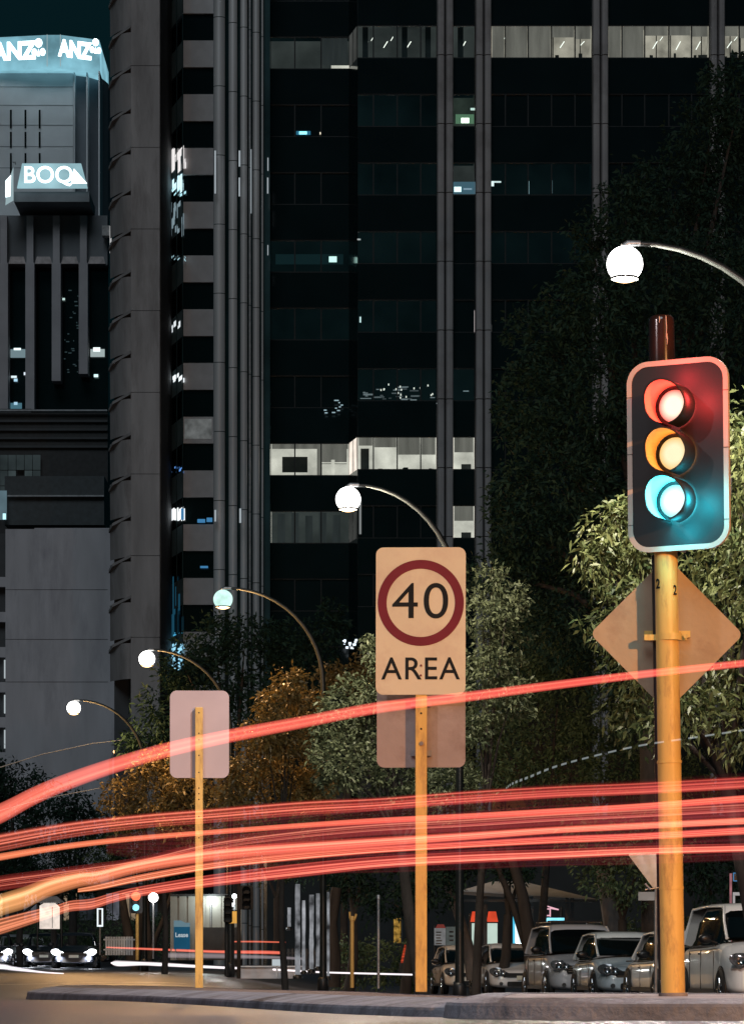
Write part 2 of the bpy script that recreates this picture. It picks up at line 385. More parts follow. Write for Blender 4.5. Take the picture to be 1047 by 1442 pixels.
    # paired piers, jointed at each floor
    for a, b in ((615, 625.4), (627.2, 637.6), (669, 679.4), (681.2, 691), (833, 843.4), (845.2, 855), (998, 1008), (1009.6, 1018.6), (1161, 1171), (1173, 1183)):
        m = MB()
        for r in range(-3, 15):
            z1, z0 = Z(82+96.6*(r-1)), Z(82+96.6*r)+.05
            w = X(b)-X(a); c = (X(a)+X(b))/2
            out = [(-w/2, 0), (-w/2, -.5), (-w*.36, -.62), (0, -.66), (w*.36, -.62), (w/2, -.5), (w/2, 0)]
            vs = [(c+p, d+q, z) for z in (z0, z1) for p, q in out]; n = len(out)
            m.add(vs, [(i, i+1, n+i+1, n+i) for i in range(n-1)]+[tuple(range(n)), tuple(reversed(range(n, 2*n)))])
        m.build('pier', M['concrete'], root)
    for a, b in ((625.4, 627.2), (679.4, 681.2), (843.4, 845.2), (1008, 1009.6)):
        MB().box(X(a), X(b), d-.1, d+.2, -3, Z(top)).build('pier_groove', M['mullion'], root)
    # small lights on the dark floors; reflections in the glass imitated as glowing patches
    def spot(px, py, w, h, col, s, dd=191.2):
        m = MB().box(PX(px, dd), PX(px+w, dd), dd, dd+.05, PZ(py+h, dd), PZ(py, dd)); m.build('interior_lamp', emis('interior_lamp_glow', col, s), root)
    dd = 189.95
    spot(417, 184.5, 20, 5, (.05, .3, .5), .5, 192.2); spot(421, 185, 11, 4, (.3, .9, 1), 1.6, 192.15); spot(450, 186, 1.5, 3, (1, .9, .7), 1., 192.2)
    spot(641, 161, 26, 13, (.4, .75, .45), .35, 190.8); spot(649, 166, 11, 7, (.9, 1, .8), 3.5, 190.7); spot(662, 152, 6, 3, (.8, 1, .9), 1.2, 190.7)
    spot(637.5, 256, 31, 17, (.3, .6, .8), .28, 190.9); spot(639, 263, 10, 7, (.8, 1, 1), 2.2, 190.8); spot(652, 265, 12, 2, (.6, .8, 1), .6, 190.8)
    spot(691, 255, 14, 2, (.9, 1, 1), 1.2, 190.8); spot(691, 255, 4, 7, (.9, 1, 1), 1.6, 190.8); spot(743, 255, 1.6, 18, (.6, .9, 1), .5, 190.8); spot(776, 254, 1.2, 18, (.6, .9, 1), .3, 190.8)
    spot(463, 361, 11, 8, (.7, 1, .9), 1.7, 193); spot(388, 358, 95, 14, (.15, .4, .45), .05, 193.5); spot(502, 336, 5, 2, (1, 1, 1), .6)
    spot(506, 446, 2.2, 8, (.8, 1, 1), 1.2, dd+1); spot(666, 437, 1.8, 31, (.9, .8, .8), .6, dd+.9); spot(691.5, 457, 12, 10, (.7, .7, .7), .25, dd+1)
    for i in range(46):  # wavy stadium reflection in the glass, built as glowing strips
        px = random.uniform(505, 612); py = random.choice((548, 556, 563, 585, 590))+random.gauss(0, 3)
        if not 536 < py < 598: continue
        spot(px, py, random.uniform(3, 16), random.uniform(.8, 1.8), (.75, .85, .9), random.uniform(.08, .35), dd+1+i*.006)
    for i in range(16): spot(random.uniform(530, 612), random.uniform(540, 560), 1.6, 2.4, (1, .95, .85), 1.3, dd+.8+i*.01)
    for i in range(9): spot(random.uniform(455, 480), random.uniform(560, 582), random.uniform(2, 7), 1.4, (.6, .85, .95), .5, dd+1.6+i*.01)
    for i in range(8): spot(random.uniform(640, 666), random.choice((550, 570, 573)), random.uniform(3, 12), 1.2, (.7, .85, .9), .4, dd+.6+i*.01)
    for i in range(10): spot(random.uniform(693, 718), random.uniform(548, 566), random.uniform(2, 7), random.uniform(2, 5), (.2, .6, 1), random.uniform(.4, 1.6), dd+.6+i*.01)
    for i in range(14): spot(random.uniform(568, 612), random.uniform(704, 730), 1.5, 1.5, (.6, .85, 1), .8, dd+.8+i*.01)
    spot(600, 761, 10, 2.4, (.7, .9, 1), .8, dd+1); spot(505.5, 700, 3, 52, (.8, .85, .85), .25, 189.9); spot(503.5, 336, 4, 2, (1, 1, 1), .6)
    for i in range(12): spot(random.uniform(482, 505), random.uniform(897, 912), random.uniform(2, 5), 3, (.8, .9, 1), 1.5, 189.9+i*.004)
    # corner cluster of vertical ribs
    for a, b, dy, mt in ((302, 318, -1.2, 'rib_metal'), (323, 335, -1.0, 'rib_metal'), (339, 349, -.8, 'rib_metal'), (351, 354.5, -.9, 'steel'), (356, 366, -.5, 'rib_metal'), (368, 371, -.2, 'rib_metal')):
        m = MB(); w = PX(b, d)-PX(a, d); c = (PX(a, d)+PX(b, d))/2
        for r in range(-3, 14):
            z1, z0 = Z(40+96.6*(r-1)+a*.3), Z(40+96.6*r+a*.3)+.04
            n = 9; out = [(-w/2*math.cos(math.pi*k/(n-1)), -math.sin(math.pi*k/(n-1))*w*.35) for k in range(n)]
            vs = [(c+p, d+dy+q, z) for z in (z0, z1) for p, q in out]
            m.add(vs, [(i, i+1, n+i+1, n+i) for i in range(n-1)], True)
        m.build('corner_rib', M[mt], root)
    cg = MB().box(X(301), X(380), d+.1, d+3, -3, Z(top)); cg.build('corner_wall', M['teal_glass'], root)
    eg = emis('edge_glint', (.75, .85, .92), .45)  # reflections on the rib edges, imitated as thin glowing strips
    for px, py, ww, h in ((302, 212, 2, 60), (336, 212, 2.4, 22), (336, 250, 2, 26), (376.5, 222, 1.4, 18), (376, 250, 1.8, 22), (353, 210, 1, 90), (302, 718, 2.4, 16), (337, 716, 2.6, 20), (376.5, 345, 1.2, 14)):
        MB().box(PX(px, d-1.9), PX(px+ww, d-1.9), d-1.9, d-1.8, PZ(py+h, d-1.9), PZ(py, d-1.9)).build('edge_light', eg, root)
office()

# ------------------------------------------------------------------ banded tower
def banded():
    d = 206.; root = thing('banded_tower', 'tower with pale horizontal bands between dark glass strips and an angled side', 'office tower', (PX(262, d), d, 0))
    xf0, xf1 = PX(257.5, d), PX(303, d); xs, ys = PX(225, d*1.033), d*1.033
    top = -180
    for k in range(-2, 14):
        bands = MB(); side = MB(); glass = MB(); sg = MB(); mul = MB()
        y0 = 57+75.7*k; y1 = y0+37.5
        z1, z0 = PZ(y0, d), PZ(y1, d); zn = PZ(y0+75.7, d)
        bands.box(xf0, xf1, d, d+.3, z0, z1)
        glass.box(xf0, xf1, d+.22, d+.3, zn, z0)
        side.add([(xs, ys, z0), (xf0, d, z0), (xf0, d, z1), (xs, ys, z1)], [(0, 1, 2, 3)])
        side.add([(xs, ys, z1), (xf0, d, z1), (xf0+.2, d+.3, z1), (xs+.2, ys+.3, z1)], [(0, 1, 2, 3)])
        sg.add([(xs+.1, ys, zn), (xf0+.1, d+.2, zn), (xf0+.1, d+.2, z0), (xs+.1, ys, z0)], [(0, 1, 2, 3)])
        for t in (0, .25, .5, .75, 1):
            x, y = xs+(xf0-xs)*t, ys+(d-ys)*t
            mul.box(x-.03, x+.03, y-.06, y+.02, zn, z1)
        bands.build('band', M['spandrel'], root); side.build('angled_band', M['teal_band'], root)
        gl = glass.build('front_glazing', M['black_glass'], root); sgo = sg.build('side_glazing', M['black_glass'], root); mul.build('mullion', M['teal_glass'], sgo)
    MB().box(xs+.3, xf1, ys+.5, ys+20, -3, PZ(top, d)).build('core_wall', M['dark_concrete'], root)
    # reflections in the angled side glass, imitated as glowing patches per storey
    def bits(py0, py1, n, col, s, w=(1, 5), h=(3, 12), px=(226, 257)):
        m = MB()
        for i in range(n):
            p = random.uniform(*px); t = (p-225)/33.; dd = ys+(d-ys)*t-.1-i*.002
            ph = random.uniform(*h); q = random.uniform(py0, py1-ph); ww = random.uniform(*w)
            p2 = min(p+ww, 262); d2 = ys+(d-ys)*min(1, (p2-225)/33.)-.1-i*.002
            x = PX(p, dd); m.add([(x, dd, PZ(q+ph, dd)), (PX(p2, d2), d2, PZ(q+ph, dd)), (PX(p2, d2), d2, PZ(q, dd)), (x, dd, PZ(q, dd))], [(0, 1, 2, 3)])
        m.build('lit_window', emis('lit_storey', col, s), root)
    bits(212, 246, 26, (1, .96, .95), .9, (3, 9), (8, 26)); bits(247, 275, 30, (.6, .9, 1), 1.3, (1, 7), (3, 14)); bits(272, 278, 5, (.5, .9, 1), 1., (6, 12), (2, 4))
    bits(284, 336, 40, (.55, .75, .85), .35, (1, 3), (5, 20)); bits(360, 367, 14, (.5, .8, .9), .7, (1, 2), (1, 3), (228, 262)); bits(449, 473, 16, (.9, .96, 1), .9, (1, 4), (4, 12))
    bits(526, 540, 14, (.9, .97, 1), 1.2, (2, 5), (3, 8)); bits(655, 668, 14, (.15, .4, 1), .8, (1, 3), (1, 4)); bits(716, 734, 26, (.92, .97, 1), 1.2, (2, 5), (8, 17))
    bits(800, 900, 18, (.05, .3, .5), .18, (1, 3), (20, 60)); bits(905, 945, 60, (.35, .75, 1), 1.1, (1, 4), (2, 7)); bits(890, 900, 6, (.1, .6, 1), .7, (4, 10), (1, 2))
    m = MB()
    for px, py, w, h in ((278, 731, 11, 5), (291, 729, 8, 6), (282, 797, 11, 3), (255, 716, 4, 16)):
        m.box(PX(px, d-.1), PX(px+w, d-.1), d-.12, d-.1, PZ(py+h, d-.1), PZ(py, d-.1))
    m.build('lit_window', emis('blue_window', (.1, .4, .8), .5), root)
    m = MB().box(PX(260, d-.05), PX(298, d-.05), d-.03, d-.02, PZ(618, d), PZ(590, d)); m.build('room_window', emis('curtained_window', (.8, .85, .85), .12, var=.4, scale=2), root)
banded()

# ------------------------------------------------------------------ brown tower with curved balconies
def brown():
    d = 196.; root = thing('balcony_tower', 'slim brown concrete tower with a column of scalloped balconies', 'tower block', (PX(190, d), d, 0))
    m = MB()
    for k in range(-3, 13):
        z0, z1 = PZ(92+115*(k+1), d), PZ(92+115*k, d)-.035
        m.box(PX(184.5, d), PX(225, d), d, d+1.2, z0, z1)
    m.build('pier_wall', M['brown_concrete'], root)
    MB().box(PX(187, d), PX(223, d), d+.02, d+14, -3, PZ(-200, d)).build('core_wall', M['dark_concrete'], root)
    MB().box(PX(157, d), PX(186, d), d+2.2, d+14, -3, PZ(-200, d)).build('recess_wall', M['dark_concrete'], root)
    for k in range(-4, 16):
        yt = 40+57.4*k
        b = MB(); n = 7
        x1 = PX(184.5, d); x0 = PX(151, d)
        # curved panel: bows out from the recess to the pier
        pts = []
        for i in range(n+1):
            t = i/n; pts.append((x0+(x1-x0)*t, d+2.1-1.9*math.sin(t*math.pi/2)))
        for zz0, zz1, lean in ((PZ(yt+54, d), PZ(yt+4, d), .35),):
            vs = [(x+lean*(1-i/n)*0, y+.25, zz0) for i, (x, y) in enumerate(pts)]+[(x, y, zz1) for x, y in pts]
            b.add(vs, [(i, i+1, n+2+i, n+1+i) for i in range(n)], True)
        b.build('balcony_panel', M['brown_concrete'], root)
        s = MB(); tip = PX(149, d)
        vs = []
        for z in (PZ(yt+5, d), PZ(yt+1, d)):
            vs += [(tip, d+2.2, z-.35), (x0+.2, d+1.2, z-.12), (x1, d-.05, z+.25), (x1, d+2.4, z+.25), (tip, d+2.6, z-.35)]
        s.add(vs, [(4, 3, 2, 1, 0), (5, 6, 7, 8, 9)]+[(i, (i+1) % 5, (i+1) % 5+5, i+5) for i in range(5)])
        s.build('balcony_slab', M['brown_concrete'], root)
brown()

# ------------------------------------------------------------------ far-left buildings
def bank_tower():
    d = 340.; root = thing('bank_tower', 'far octagonal grey tower crowned by a glowing white ANZ sign band', 'office tower', (PX(70, d), d, 0))
    X = lambda p: PX(p, d); Z = lambda y: PZ(y, d)
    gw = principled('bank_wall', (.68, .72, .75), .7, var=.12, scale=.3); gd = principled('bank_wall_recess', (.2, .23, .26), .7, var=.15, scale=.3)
    def prism(mb, pts, z0, z1):
        n = len(pts); vs = [(x, y, z) for z in (z0, z1) for x, y in pts]
        mb.add(vs, [tuple(reversed(range(n))), tuple(range(n, 2*n))]+[(i, (i+1) % n, (i+1) % n+n, i+n) for i in range(n)])
    m = MB()
    prism(m, [(X(-60), d), (X(103), d), (X(103), d+20), (X(-60), d+20)], -3, Z(100)); m.build('wall', gw, root)
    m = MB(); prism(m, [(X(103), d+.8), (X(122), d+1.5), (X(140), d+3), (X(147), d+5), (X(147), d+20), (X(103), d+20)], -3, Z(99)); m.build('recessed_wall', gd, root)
    m = MB(); 
    for p in (104, 122, 139): m.box(X(p), X(p+2), d-.3, d+4, 0, Z(101))
    m.build('fin', gw, root)
    j = MB()
    for y in (122, 148, 176, 206, 236): j.box(X(-40), X(103), d-.03+0, d+1, Z(y+.6), Z(y))
    j.build('joint', gd, root)
    for px in (14.5, 35, 55):
        for py, h in ((155, 26), (186, 22), (216, 28)):
            dd = d; MB().box(PX(px, dd), PX(px+2.5, dd), dd-.12, dd-.02, PZ(py+h, dd), PZ(py, dd)).build('slit_window', M['black_glass'], root)
    band = emis('sign_band', (.3, .66, .8), .65, var=.45, scale=.35)
    glow = emis('sign_letter', (.75, .95, 1.), 3.5)
    m = MB(); prism(m, [(X(-50), d-.5), (X(70), d-2), (X(88), d-2), (X(140), d-.2), (X(140), d+12), (X(-50), d+12)], Z(103), Z(57)); m.build('sign_band', band, root)
    m = MB().box(X(-50), X(139), d+1, d+12, Z(57)+.001, Z(53)); m.build('parapet', M['steel'], root)
    m = MB()
    for p in (69, 87.5): m.box(X(p), X(p+1), d-2.15, d-2, Z(101), Z(57))
    m.build('band_trim', emis('band_trim', (.6, .8, .85), .5), root)
    a1 = math.atan2(-1.5, X(70)-X(-50)); a2 = math.atan2(1.8, X(140)-X(88))
    def lett(px, py, ang, size, body, sx):
        T = Matrix.Translation((X(px), d-2.35+(0 if px > 60 else .8), Z(py))) @ Matrix.Rotation(ang, 4, 'Z') @ Matrix.Shear('XZ', 4, (.25, 0)) if False else Matrix.Translation((X(px), d-2.6, Z(py))) @ Matrix.Rotation(ang, 4, 'Z')
        text('sign_lettering', body, size, glow, T, root, .05, .09, sx)
    lett(24, 83, a1, 2.3, 'ANZ', .86); lett(109, 81, a2, 2.15, 'ANZ', .72)
    def lotus(px, py, ang, s):
        T = Matrix.Translation((X(px), d-2.6, Z(py))) @ Matrix.Rotation(ang, 4, 'Z')
        m = MB(); m.plate([(x*s, z*s+.62*s) for x, z in [(0.42*math.cos(t), .5*math.sin(t)) for t in np.linspace(0, 2*math.pi, 14, endpoint=False)]], .1, T)
        for sg_ in (-1, 1): m.plate([(sg_*.48*s+.25*s*math.cos(t)*1.2, -.42*s+.42*s*math.sin(t)) for t in np.linspace(0, 2*math.pi, 12, endpoint=False)], .1, T)
        m.plate([(x*.2*s, -.45*s+z*.4*s) for x, z in ((0, 1), (-.8, -1), (.8, -1))], .1, T)
        m.build('sign_emblem', glow, root)
    lotus(58, 78, a1, .85); lotus(138, 76, a2, .72)
bank_tower()
def fins():
    d = 300.; root = thing('finned_building', 'dark concrete building with tall pale vertical fins and a glowing BOQ roof sign', 'office building', (PX(70, d), d, 0))
    X = lambda p: PX(p, d); Z = lambda y: PZ(y, d)
    dk = principled('fin_wall_concrete', (.14, .155, .17), .8, var=.2, scale=.3); fn = principled('fin_concrete', (.33, .32, .34), .75, var=.15, scale=.4)
    MB().box(X(-60), X(151), d+1.5, d+15, -3, Z(300)).build('wall', M['black_glass'], root)
    m = MB().box(X(-60), X(151), d+.4, d+2, Z(372), Z(302))
    m.build('upper_wall', dk, root)
    m = MB(); up = MB()
    for p, yb in ((0, 578), (37, 578), (74, 538), (112, 528)):
        m.box(X(p), X(p+12.5), d-.6, d+1.2, Z(yb), Z(372))
        # flared top of each fin
        n = 6; vs = []
        for i in range(n+1):
            t = i/n; f = (1-t)**3
            z = Z(372-64*(1-t)); w = 6.2+ (0 if t > .99 else 0)
            vs += [(X(p+6.2-w-9*(1-t)**2*0), d-.6, Z(308+64*t)), (X(p+6.2+w), d-.6, Z(308+64*t))]
        m.box(X(p+1.5), X(p+11), d-.5, d+.39, Z(372), Z(305))
        up.add([(X(p+12.5), d-.2, Z(372)), (X(p+37), d-.2, Z(372)), (X(p+34), d-.2, Z(362)), (X(p+15.5), d-.2, Z(362))], [(0, 1, 2, 3)])
        up.add([(X(p+12.5), d-.2, Z(372)), (X(p+37), d-.2, Z(372)), (X(p+37), d+.4, Z(371)), (X(p+12.5), d+.4, Z(371))], [(0, 1, 2, 3)])
    m.build('fin', fn, root); up.build('sill_panel', principled('pale_sill', (.42, .38, .38), .7), root)
    MB().box(X(-60), X(46), d-1, d, Z(700), Z(578.3)).build('lower_wall', M['dark_concrete'], root)
    m = MB(); random.seed(3)
    for px, py, w, h, c, s in ((13, 488, 22, 12, (.45, .65, .72), .35), (18, 487, 10, 3, (.8, 1, 1), 1.4), (126, 488, 20, 11, (.7, .85, .85), .5), (130, 486, 10, 6, (.9, 1, 1), 1.2), (14, 526, 8, 3, (.8, .95, 1), 1.), (18, 530, 5, 4, (.5, .8, 1), .9), (32, 521, 4, 4, (.8, .9, 1), 1.), (13, 564, 16, 10, (.2, .5, .65), .3), (18, 563, 5, 4, (.5, .8, 1), .8), (131, 524, 6, 4, (.7, 1, 1), 1.2), (85, 416, 5, 3, (.7, .95, .9), .8)):
        MB().box(X(px), X(px+w), d+1.3-s*.2, d+1.35-s*.2, Z(py+h), Z(py)).build('lit_window', emis('far_window', c, s), root)
    for i in range(26):
        px = random.uniform(88, 110); py = random.uniform(400, 520)
        m.box(X(px), X(px+random.uniform(1, 5)), d+1.4, d+1.45, Z(py+1.3), Z(py))
    m.build('lit_window', emis('far_window_faint', (.3, .5, .55), .09), root)
    MB().box(X(145), X(158), d-1, d, Z(335), Z(321)).build('parapet_lamp', principled('parapet', (.3, .3, .3), .7), root)
    MB().box(X(156), X(158.5), d-1.1, d-1.01, Z(360), Z(322)).build('parapet_edge', emis('edge_lamp', (.9, .9, .9), .5), root)
    # roof sign box
    sb = principled('sign_box', (.22, .24, .26), .7, var=.2, scale=.4)
    MB().box(X(25), X(130), d-3, d+3, Z(295), Z(281)).build('sign_base', sb, root)
    m = MB(); m.plate([(X(30)-X(78), Z(277)-Z(260)), (X(128)-X(78), Z(277)-Z(260)), (X(119)-X(78), Z(243)-Z(260)), (X(37)-X(78), Z(243)-Z(260))], .3, Matrix.Translation((X(78), d-3.4, Z(260))))
    m.build('sign_panel', emis('sign_face', (.42, .7, .78), .75, var=.25, scale=.4), root)
    g = emis('boq_letter', (.8, .96, 1), 2.6)
    text('sign_lettering', 'BOQ', 1.95, g, Matrix.Translation((X(73.5), d-3.55, Z(260.5))), root, .05, .02, .98)
    tri = MB(); tri.plate([(0, -.62), (1.35, -.62), (.25, .62)], .08, Matrix.Translation((X(105), d-3.55, Z(261)))); tri.build('sign_emblem', g, root)
    m = MB(); m.add([(X(13), d-3, Z(300)), (X(26), d-4, Z(297)), (X(26), d-4, Z(250)), (X(13), d-2, Z(270))], [(0, 1, 2, 3)]); m.build('side_panel', emis('side_sign', (.55, .75, .8), .55), root)
    m = MB(); m.add([(X(15), d-4.1, Z(293)), (X(22), d-4.2, Z(292)), (X(23), d-4.2, Z(262)), (X(15), d-4.1, Z(270))], [(0, 1, 2, 3)]); m.build('side_lamp', g, root)
    m = MB()
    m.tube([(X(27), d-3, Z(243)), (X(27), d-3, Z(240)), (X(23), d-3, Z(240))], .06, 6); m.build('roof_mast', M['steel'], root)
fins()
def podium():
    d = 262.; root = thing('dark_podium', 'low dark building with a thin pale roof edge and a corner of gridded windows', 'office building', (PX(70, d), d, 0))
    X = lambda p: PX(p, d); Z = lambda y: PZ(y, d)
    MB().box(X(-60), X(152), d, d+20, -3, Z(581)).build('wall', M['dark_metal'], root)
    m = MB(); m.box(X(-60), X(152), d-.6, d-.3, Z(580.5), Z(578.5)); m.box(X(14), X(152), d-4.0, d-3.6, Z(709.5), Z(707.5)); m.build('roof_edge', principled('pale_edge', (.3, .32, .34), .5), root)
    m = MB().box(X(14), X(152), d-3.6, d-.01, Z(748), Z(680)); m.build('roof_block', principled('roof_metal', (.03, .04, .045), .5), root)
    m = MB()
    for y in (592, 604, 616, 628): m.box(X(-60), X(152), d-.25, d-.02, Z(y+3), Z(y))
    m.build('louvre_panel', M['dark_concrete'], root)
    for i in range(5):
        for j in range(3):
            x = 1.5+i*11.5; y = 642+j*22
            if i == 2 and j == 1: continue
            MB().box(X(x), X(x+10.3), d-.5, d-.3, Z(y+20.5), Z(y)).build('window', emis('gridded_window', (.5, .68, .72), .05+.03*((i*j) % 2), var=.4, scale=.4), root)
    MB().box(X(6), X(18), d-4.3, d-4.1, Z(742), Z(702)).build('lit_lobby', emis('podium_lobby', (.5, .8, .95), .18, var=.5, scale=.3), root)
    MB().box(X(13), X(17), d-4.4, d-4.31, Z(742), Z(734)).build('lobby_lamp', emis('podium_lamp', (.5, .9, 1), 1.4), root)
podium()
def blank():
    d = 232.; root = thing('blank_wall_building', 'plain grey rendered building with one column of windows at its edge', 'building', (PX(80, d), d, 0))
    X = lambda p: PX(p, d); Z = lambda y: PZ(y, d)
    m = MB(); m.box(X(8), X(240), d, d+12, -3, Z(745)); m.box(X(48), X(240), d+.3, d+12, Z(745), Z(742.7))
    m.build('wall', M['render_wall'], root)
    s = MB(); s.box(X(-60), X(8), d+1.2, d+12, -3, Z(748)); s.build('side_wall', M['dark_concrete'], root)
    j = MB()
    for y in (830, 900, 960): j.box(X(8.2), X(152), d-.02, d, Z(y+.5), Z(y))
    j.build('joint', M['dark_concrete'], root)
    for k in range(7):
        y = 775+k*49.5
        MB().box(X(-60), X(7.6), d+.6, d+1.19, Z(y+36+14), Z(y+36)).build('sill_band', M['render_wall'], root)
        if k in (3, 4, 5): MB().box(X(4), X(7.4), d+.9, d+1.1, Z(y+30), Z(y+4)).build('lit_window', emis('slit_window', (.75, .85, .9), .55), root)
blank()

# ------------------------------------------------------------------ foliage
def leaves(name, blobs, mat, parent, L=.14, per=26, dens=1., asp=.32, droop=.25, depth=.8, seed=1, spread=2.2):
    """blobs: (px,py,rx,ry,d): leaf sprays scattered through each ellipsoid, many small sprays of separate leaves"""
    rng = np.random.default_rng(seed); C = []; Nn = []; SH = []
    for px, py, rx, ry, d in blobs:
        c = np.array(at(px, py, d)); ax = np.array([rx/FPX*d, (rx+ry)/2/FPX*d*depth, ry/FPX*d])
        ns = int(2.6*dens*ax[0]*ax[2]*math.pi/(L*L*spread))+8
        u = rng.normal(size=(ns, 3)); u /= np.linalg.norm(u, axis=1)[:, None]
        u[:, 1] = np.where(rng.random(ns) < .75, -abs(u[:, 1]), u[:, 1])
        rr = rng.uniform(.25, 1.06, ns)**.6
        # lumpy radius so that the outline is uneven
        k1, k2 = rng.normal(size=3)*3.1, rng.normal(size=3)*5.3
        lump = 1+.13*np.sin(u@k1+1)+.1*np.sin(u@k2)
        C.append(c+u*ax*rr[:, None]*lump[:, None]); Nn.append(u); SH.append(np.full(ns, rng.uniform(-.12, .12)))
    C = np.concatenate(C); Nn = np.concatenate(Nn); SH = np.concatenate(SH)
    ns = len(C); n = ns*per
    ce = np.repeat(C, per, 0); no = np.repeat(Nn, per, 0)
    dirs = rng.normal(size=(n, 3))+no*.8; dirs[:, 2] -= droop; dirs /= np.linalg.norm(dirs, axis=1)[:, None]
    base = ce+rng.normal(size=(n, 3))*L*.55
    ln = L*rng.uniform(.6, 1.15, n)[:, None]
    side = np.cross(dirs, rng.normal(size=(n, 3))); side /= np.linalg.norm(side, axis=1)[:, None]
    w = ln*asp/2
    tip = base+dirs*ln; tip[:, 2] -= (ln*.15)[:, 0]
    mid = base+dirs*ln*.45
    V = np.stack([base, mid-side*w, tip, mid+side*w], 1).reshape(-1, 3)
    me = bpy.data.meshes.new(name)
    me.vertices.add(n*4); me.vertices.foreach_set('co', V.ravel())
    me.loops.add(n*4); me.loops.foreach_set('vertex_index', np.arange(n*4, dtype=np.int32))
    me.polygons.add(n); me.polygons.foreach_set('loop_start', np.arange(n, dtype=np.int32)*4)
    me.update(calc_edges=True)
    a = me.attributes.new('shade', 'FLOAT', 'FACE')
    sh = np.clip(.5+np.repeat(SH, per)+np.repeat(rng.normal(0, .12, ns), per)+rng.normal(0, .16, n), 0, 1)
    a.data.foreach_set('value', sh.astype(np.float32))
    me.materials.append(mat)
    o = bpy.data.objects.new(name, me); COL.objects.link(o); put(o, parent); return o
def tree(name, label, blobs, mat, base_px, d, seed=1, trunk=.22, bark='bark', group=None, lean=0, limbs=True, cat='tree', **kw):
    bz = float(gz(PX(base_px, d), d))
    b = Vector((PX(base_px, d), d, bz-.05))
    root = thing(name, label, cat, b, 0, group)
    blobs = [(*q, d+random.uniform(-1, 1)*.8) if len(q) == 4 else q for q in blobs]
    leaves('crown', blobs, mat, root, seed=seed, **kw)
    low = max(blobs, key=lambda q: q[1]); hi = min(blobs, key=lambda q: q[1])
    cen = sum((at(q[0], q[1], q[4]) for q in blobs), Vector())/len(blobs)
    fork = b.lerp(cen, .55); fork.x += lean
    t = MB(); t.tube([b, b.lerp(fork, .5)+Vector((random.uniform(-.1, .1), 0, 0)), fork], [trunk, trunk*.8, trunk*.65], 10)
    if limbs:
        for q in blobs:
            e = at(q[0], q[1], q[4]); mid = fork.lerp(e, .5)+Vector((0, 0, .12*(e-fork).length)); t.tube([fork, mid, e], [trunk*.4, trunk*.22, trunk*.04], 6)
    t.build('trunk', M[bark], root)
    return root
LM = {}
LM['dark'] = leafmat('dark_leaf', (.006, .018, .014), (.024, .055, .036), .7, .2, .15)
LM['mid'] = leafmat('mid_leaf', (.04, .07, .04), (.13, .2, .1), .55, .25, .3)
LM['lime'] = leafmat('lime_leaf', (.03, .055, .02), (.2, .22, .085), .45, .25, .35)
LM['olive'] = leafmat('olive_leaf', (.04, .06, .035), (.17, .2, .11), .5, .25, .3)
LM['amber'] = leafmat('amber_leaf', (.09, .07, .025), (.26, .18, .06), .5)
tree('tall_tree', 'tall dark evergreen rising behind the traffic signal to the top of the frame', [
    (1000, 190, 55, 70), (1040, 140, 50, 60), (950, 270, 75, 60), (1030, 300, 90, 110), (880, 310, 45, 60), (830, 330, 25, 36), (930, 400, 110, 90), (840, 430, 75, 80), (770, 480, 55, 60), (1050, 480, 110, 130),
    (860, 560, 110, 90), (750, 580, 60, 75), (960, 620, 120, 120), (790, 690, 90, 90), (730, 740, 50, 60), (880, 760, 120, 110), (1060, 760, 90, 140), (820, 860, 110, 90), (960, 900, 120, 100), (705, 810, 45, 50), (1110, 300, 60, 160)],
     LM['dark'], 925, 92, seed=11, trunk=.42, L=.2, per=16, spread=2.2, asp=.36)
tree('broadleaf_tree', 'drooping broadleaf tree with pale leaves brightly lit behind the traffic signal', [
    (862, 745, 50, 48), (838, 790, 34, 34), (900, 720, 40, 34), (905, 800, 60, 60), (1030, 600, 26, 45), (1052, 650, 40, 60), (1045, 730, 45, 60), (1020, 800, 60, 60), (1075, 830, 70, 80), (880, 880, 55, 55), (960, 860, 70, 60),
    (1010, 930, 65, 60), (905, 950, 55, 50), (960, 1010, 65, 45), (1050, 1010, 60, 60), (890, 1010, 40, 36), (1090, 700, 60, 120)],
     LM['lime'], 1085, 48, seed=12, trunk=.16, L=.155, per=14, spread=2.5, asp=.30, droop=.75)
tree('small_leaf_tree', 'dense mid green tree just right of the speed sign', [
    (745, 880, 50, 50), (790, 940, 60, 55), (720, 960, 60, 55), (680, 1010, 36, 50), (760, 1030, 70, 55), (840, 1020, 60, 50), (700, 1080, 55, 40), (790, 1095, 70, 36), (870, 1090, 60, 36), (960, 1100, 80, 36)],
     LM['mid'], 752, 98, seed=13, trunk=.15, L=.17, per=16, spread=2.4, asp=.36)
tree('speckled_tree', 'slender tree with pale speckled leaves touching the right edge of the speed sign', [(692, 822, 30, 26), (715, 850, 32, 30), (680, 870, 34, 34), (705, 910, 40, 38), (680, 950, 34, 36), (720, 985, 36, 34), (672, 1020, 28, 34)],
     LM['olive'], 669, 70, seed=33, trunk=.1, L=.13, per=14, spread=3.2, asp=.4)
tree('grey_green_tree', 'low grey green tree behind and left of the speed sign', [
    (500, 985, 36, 34), (540, 965, 34, 30), (470, 1020, 38, 36), (530, 1035, 50, 45), (480, 1080, 45, 44), (560, 1090, 55, 48), (620, 1060, 50, 50), (640, 1110, 45, 40), (525, 925, 14, 22), (518, 912, 9, 14)],
     LM['olive'], 598, 70, seed=14, trunk=.15, L=.125, per=16, spread=2.3, asp=.38)
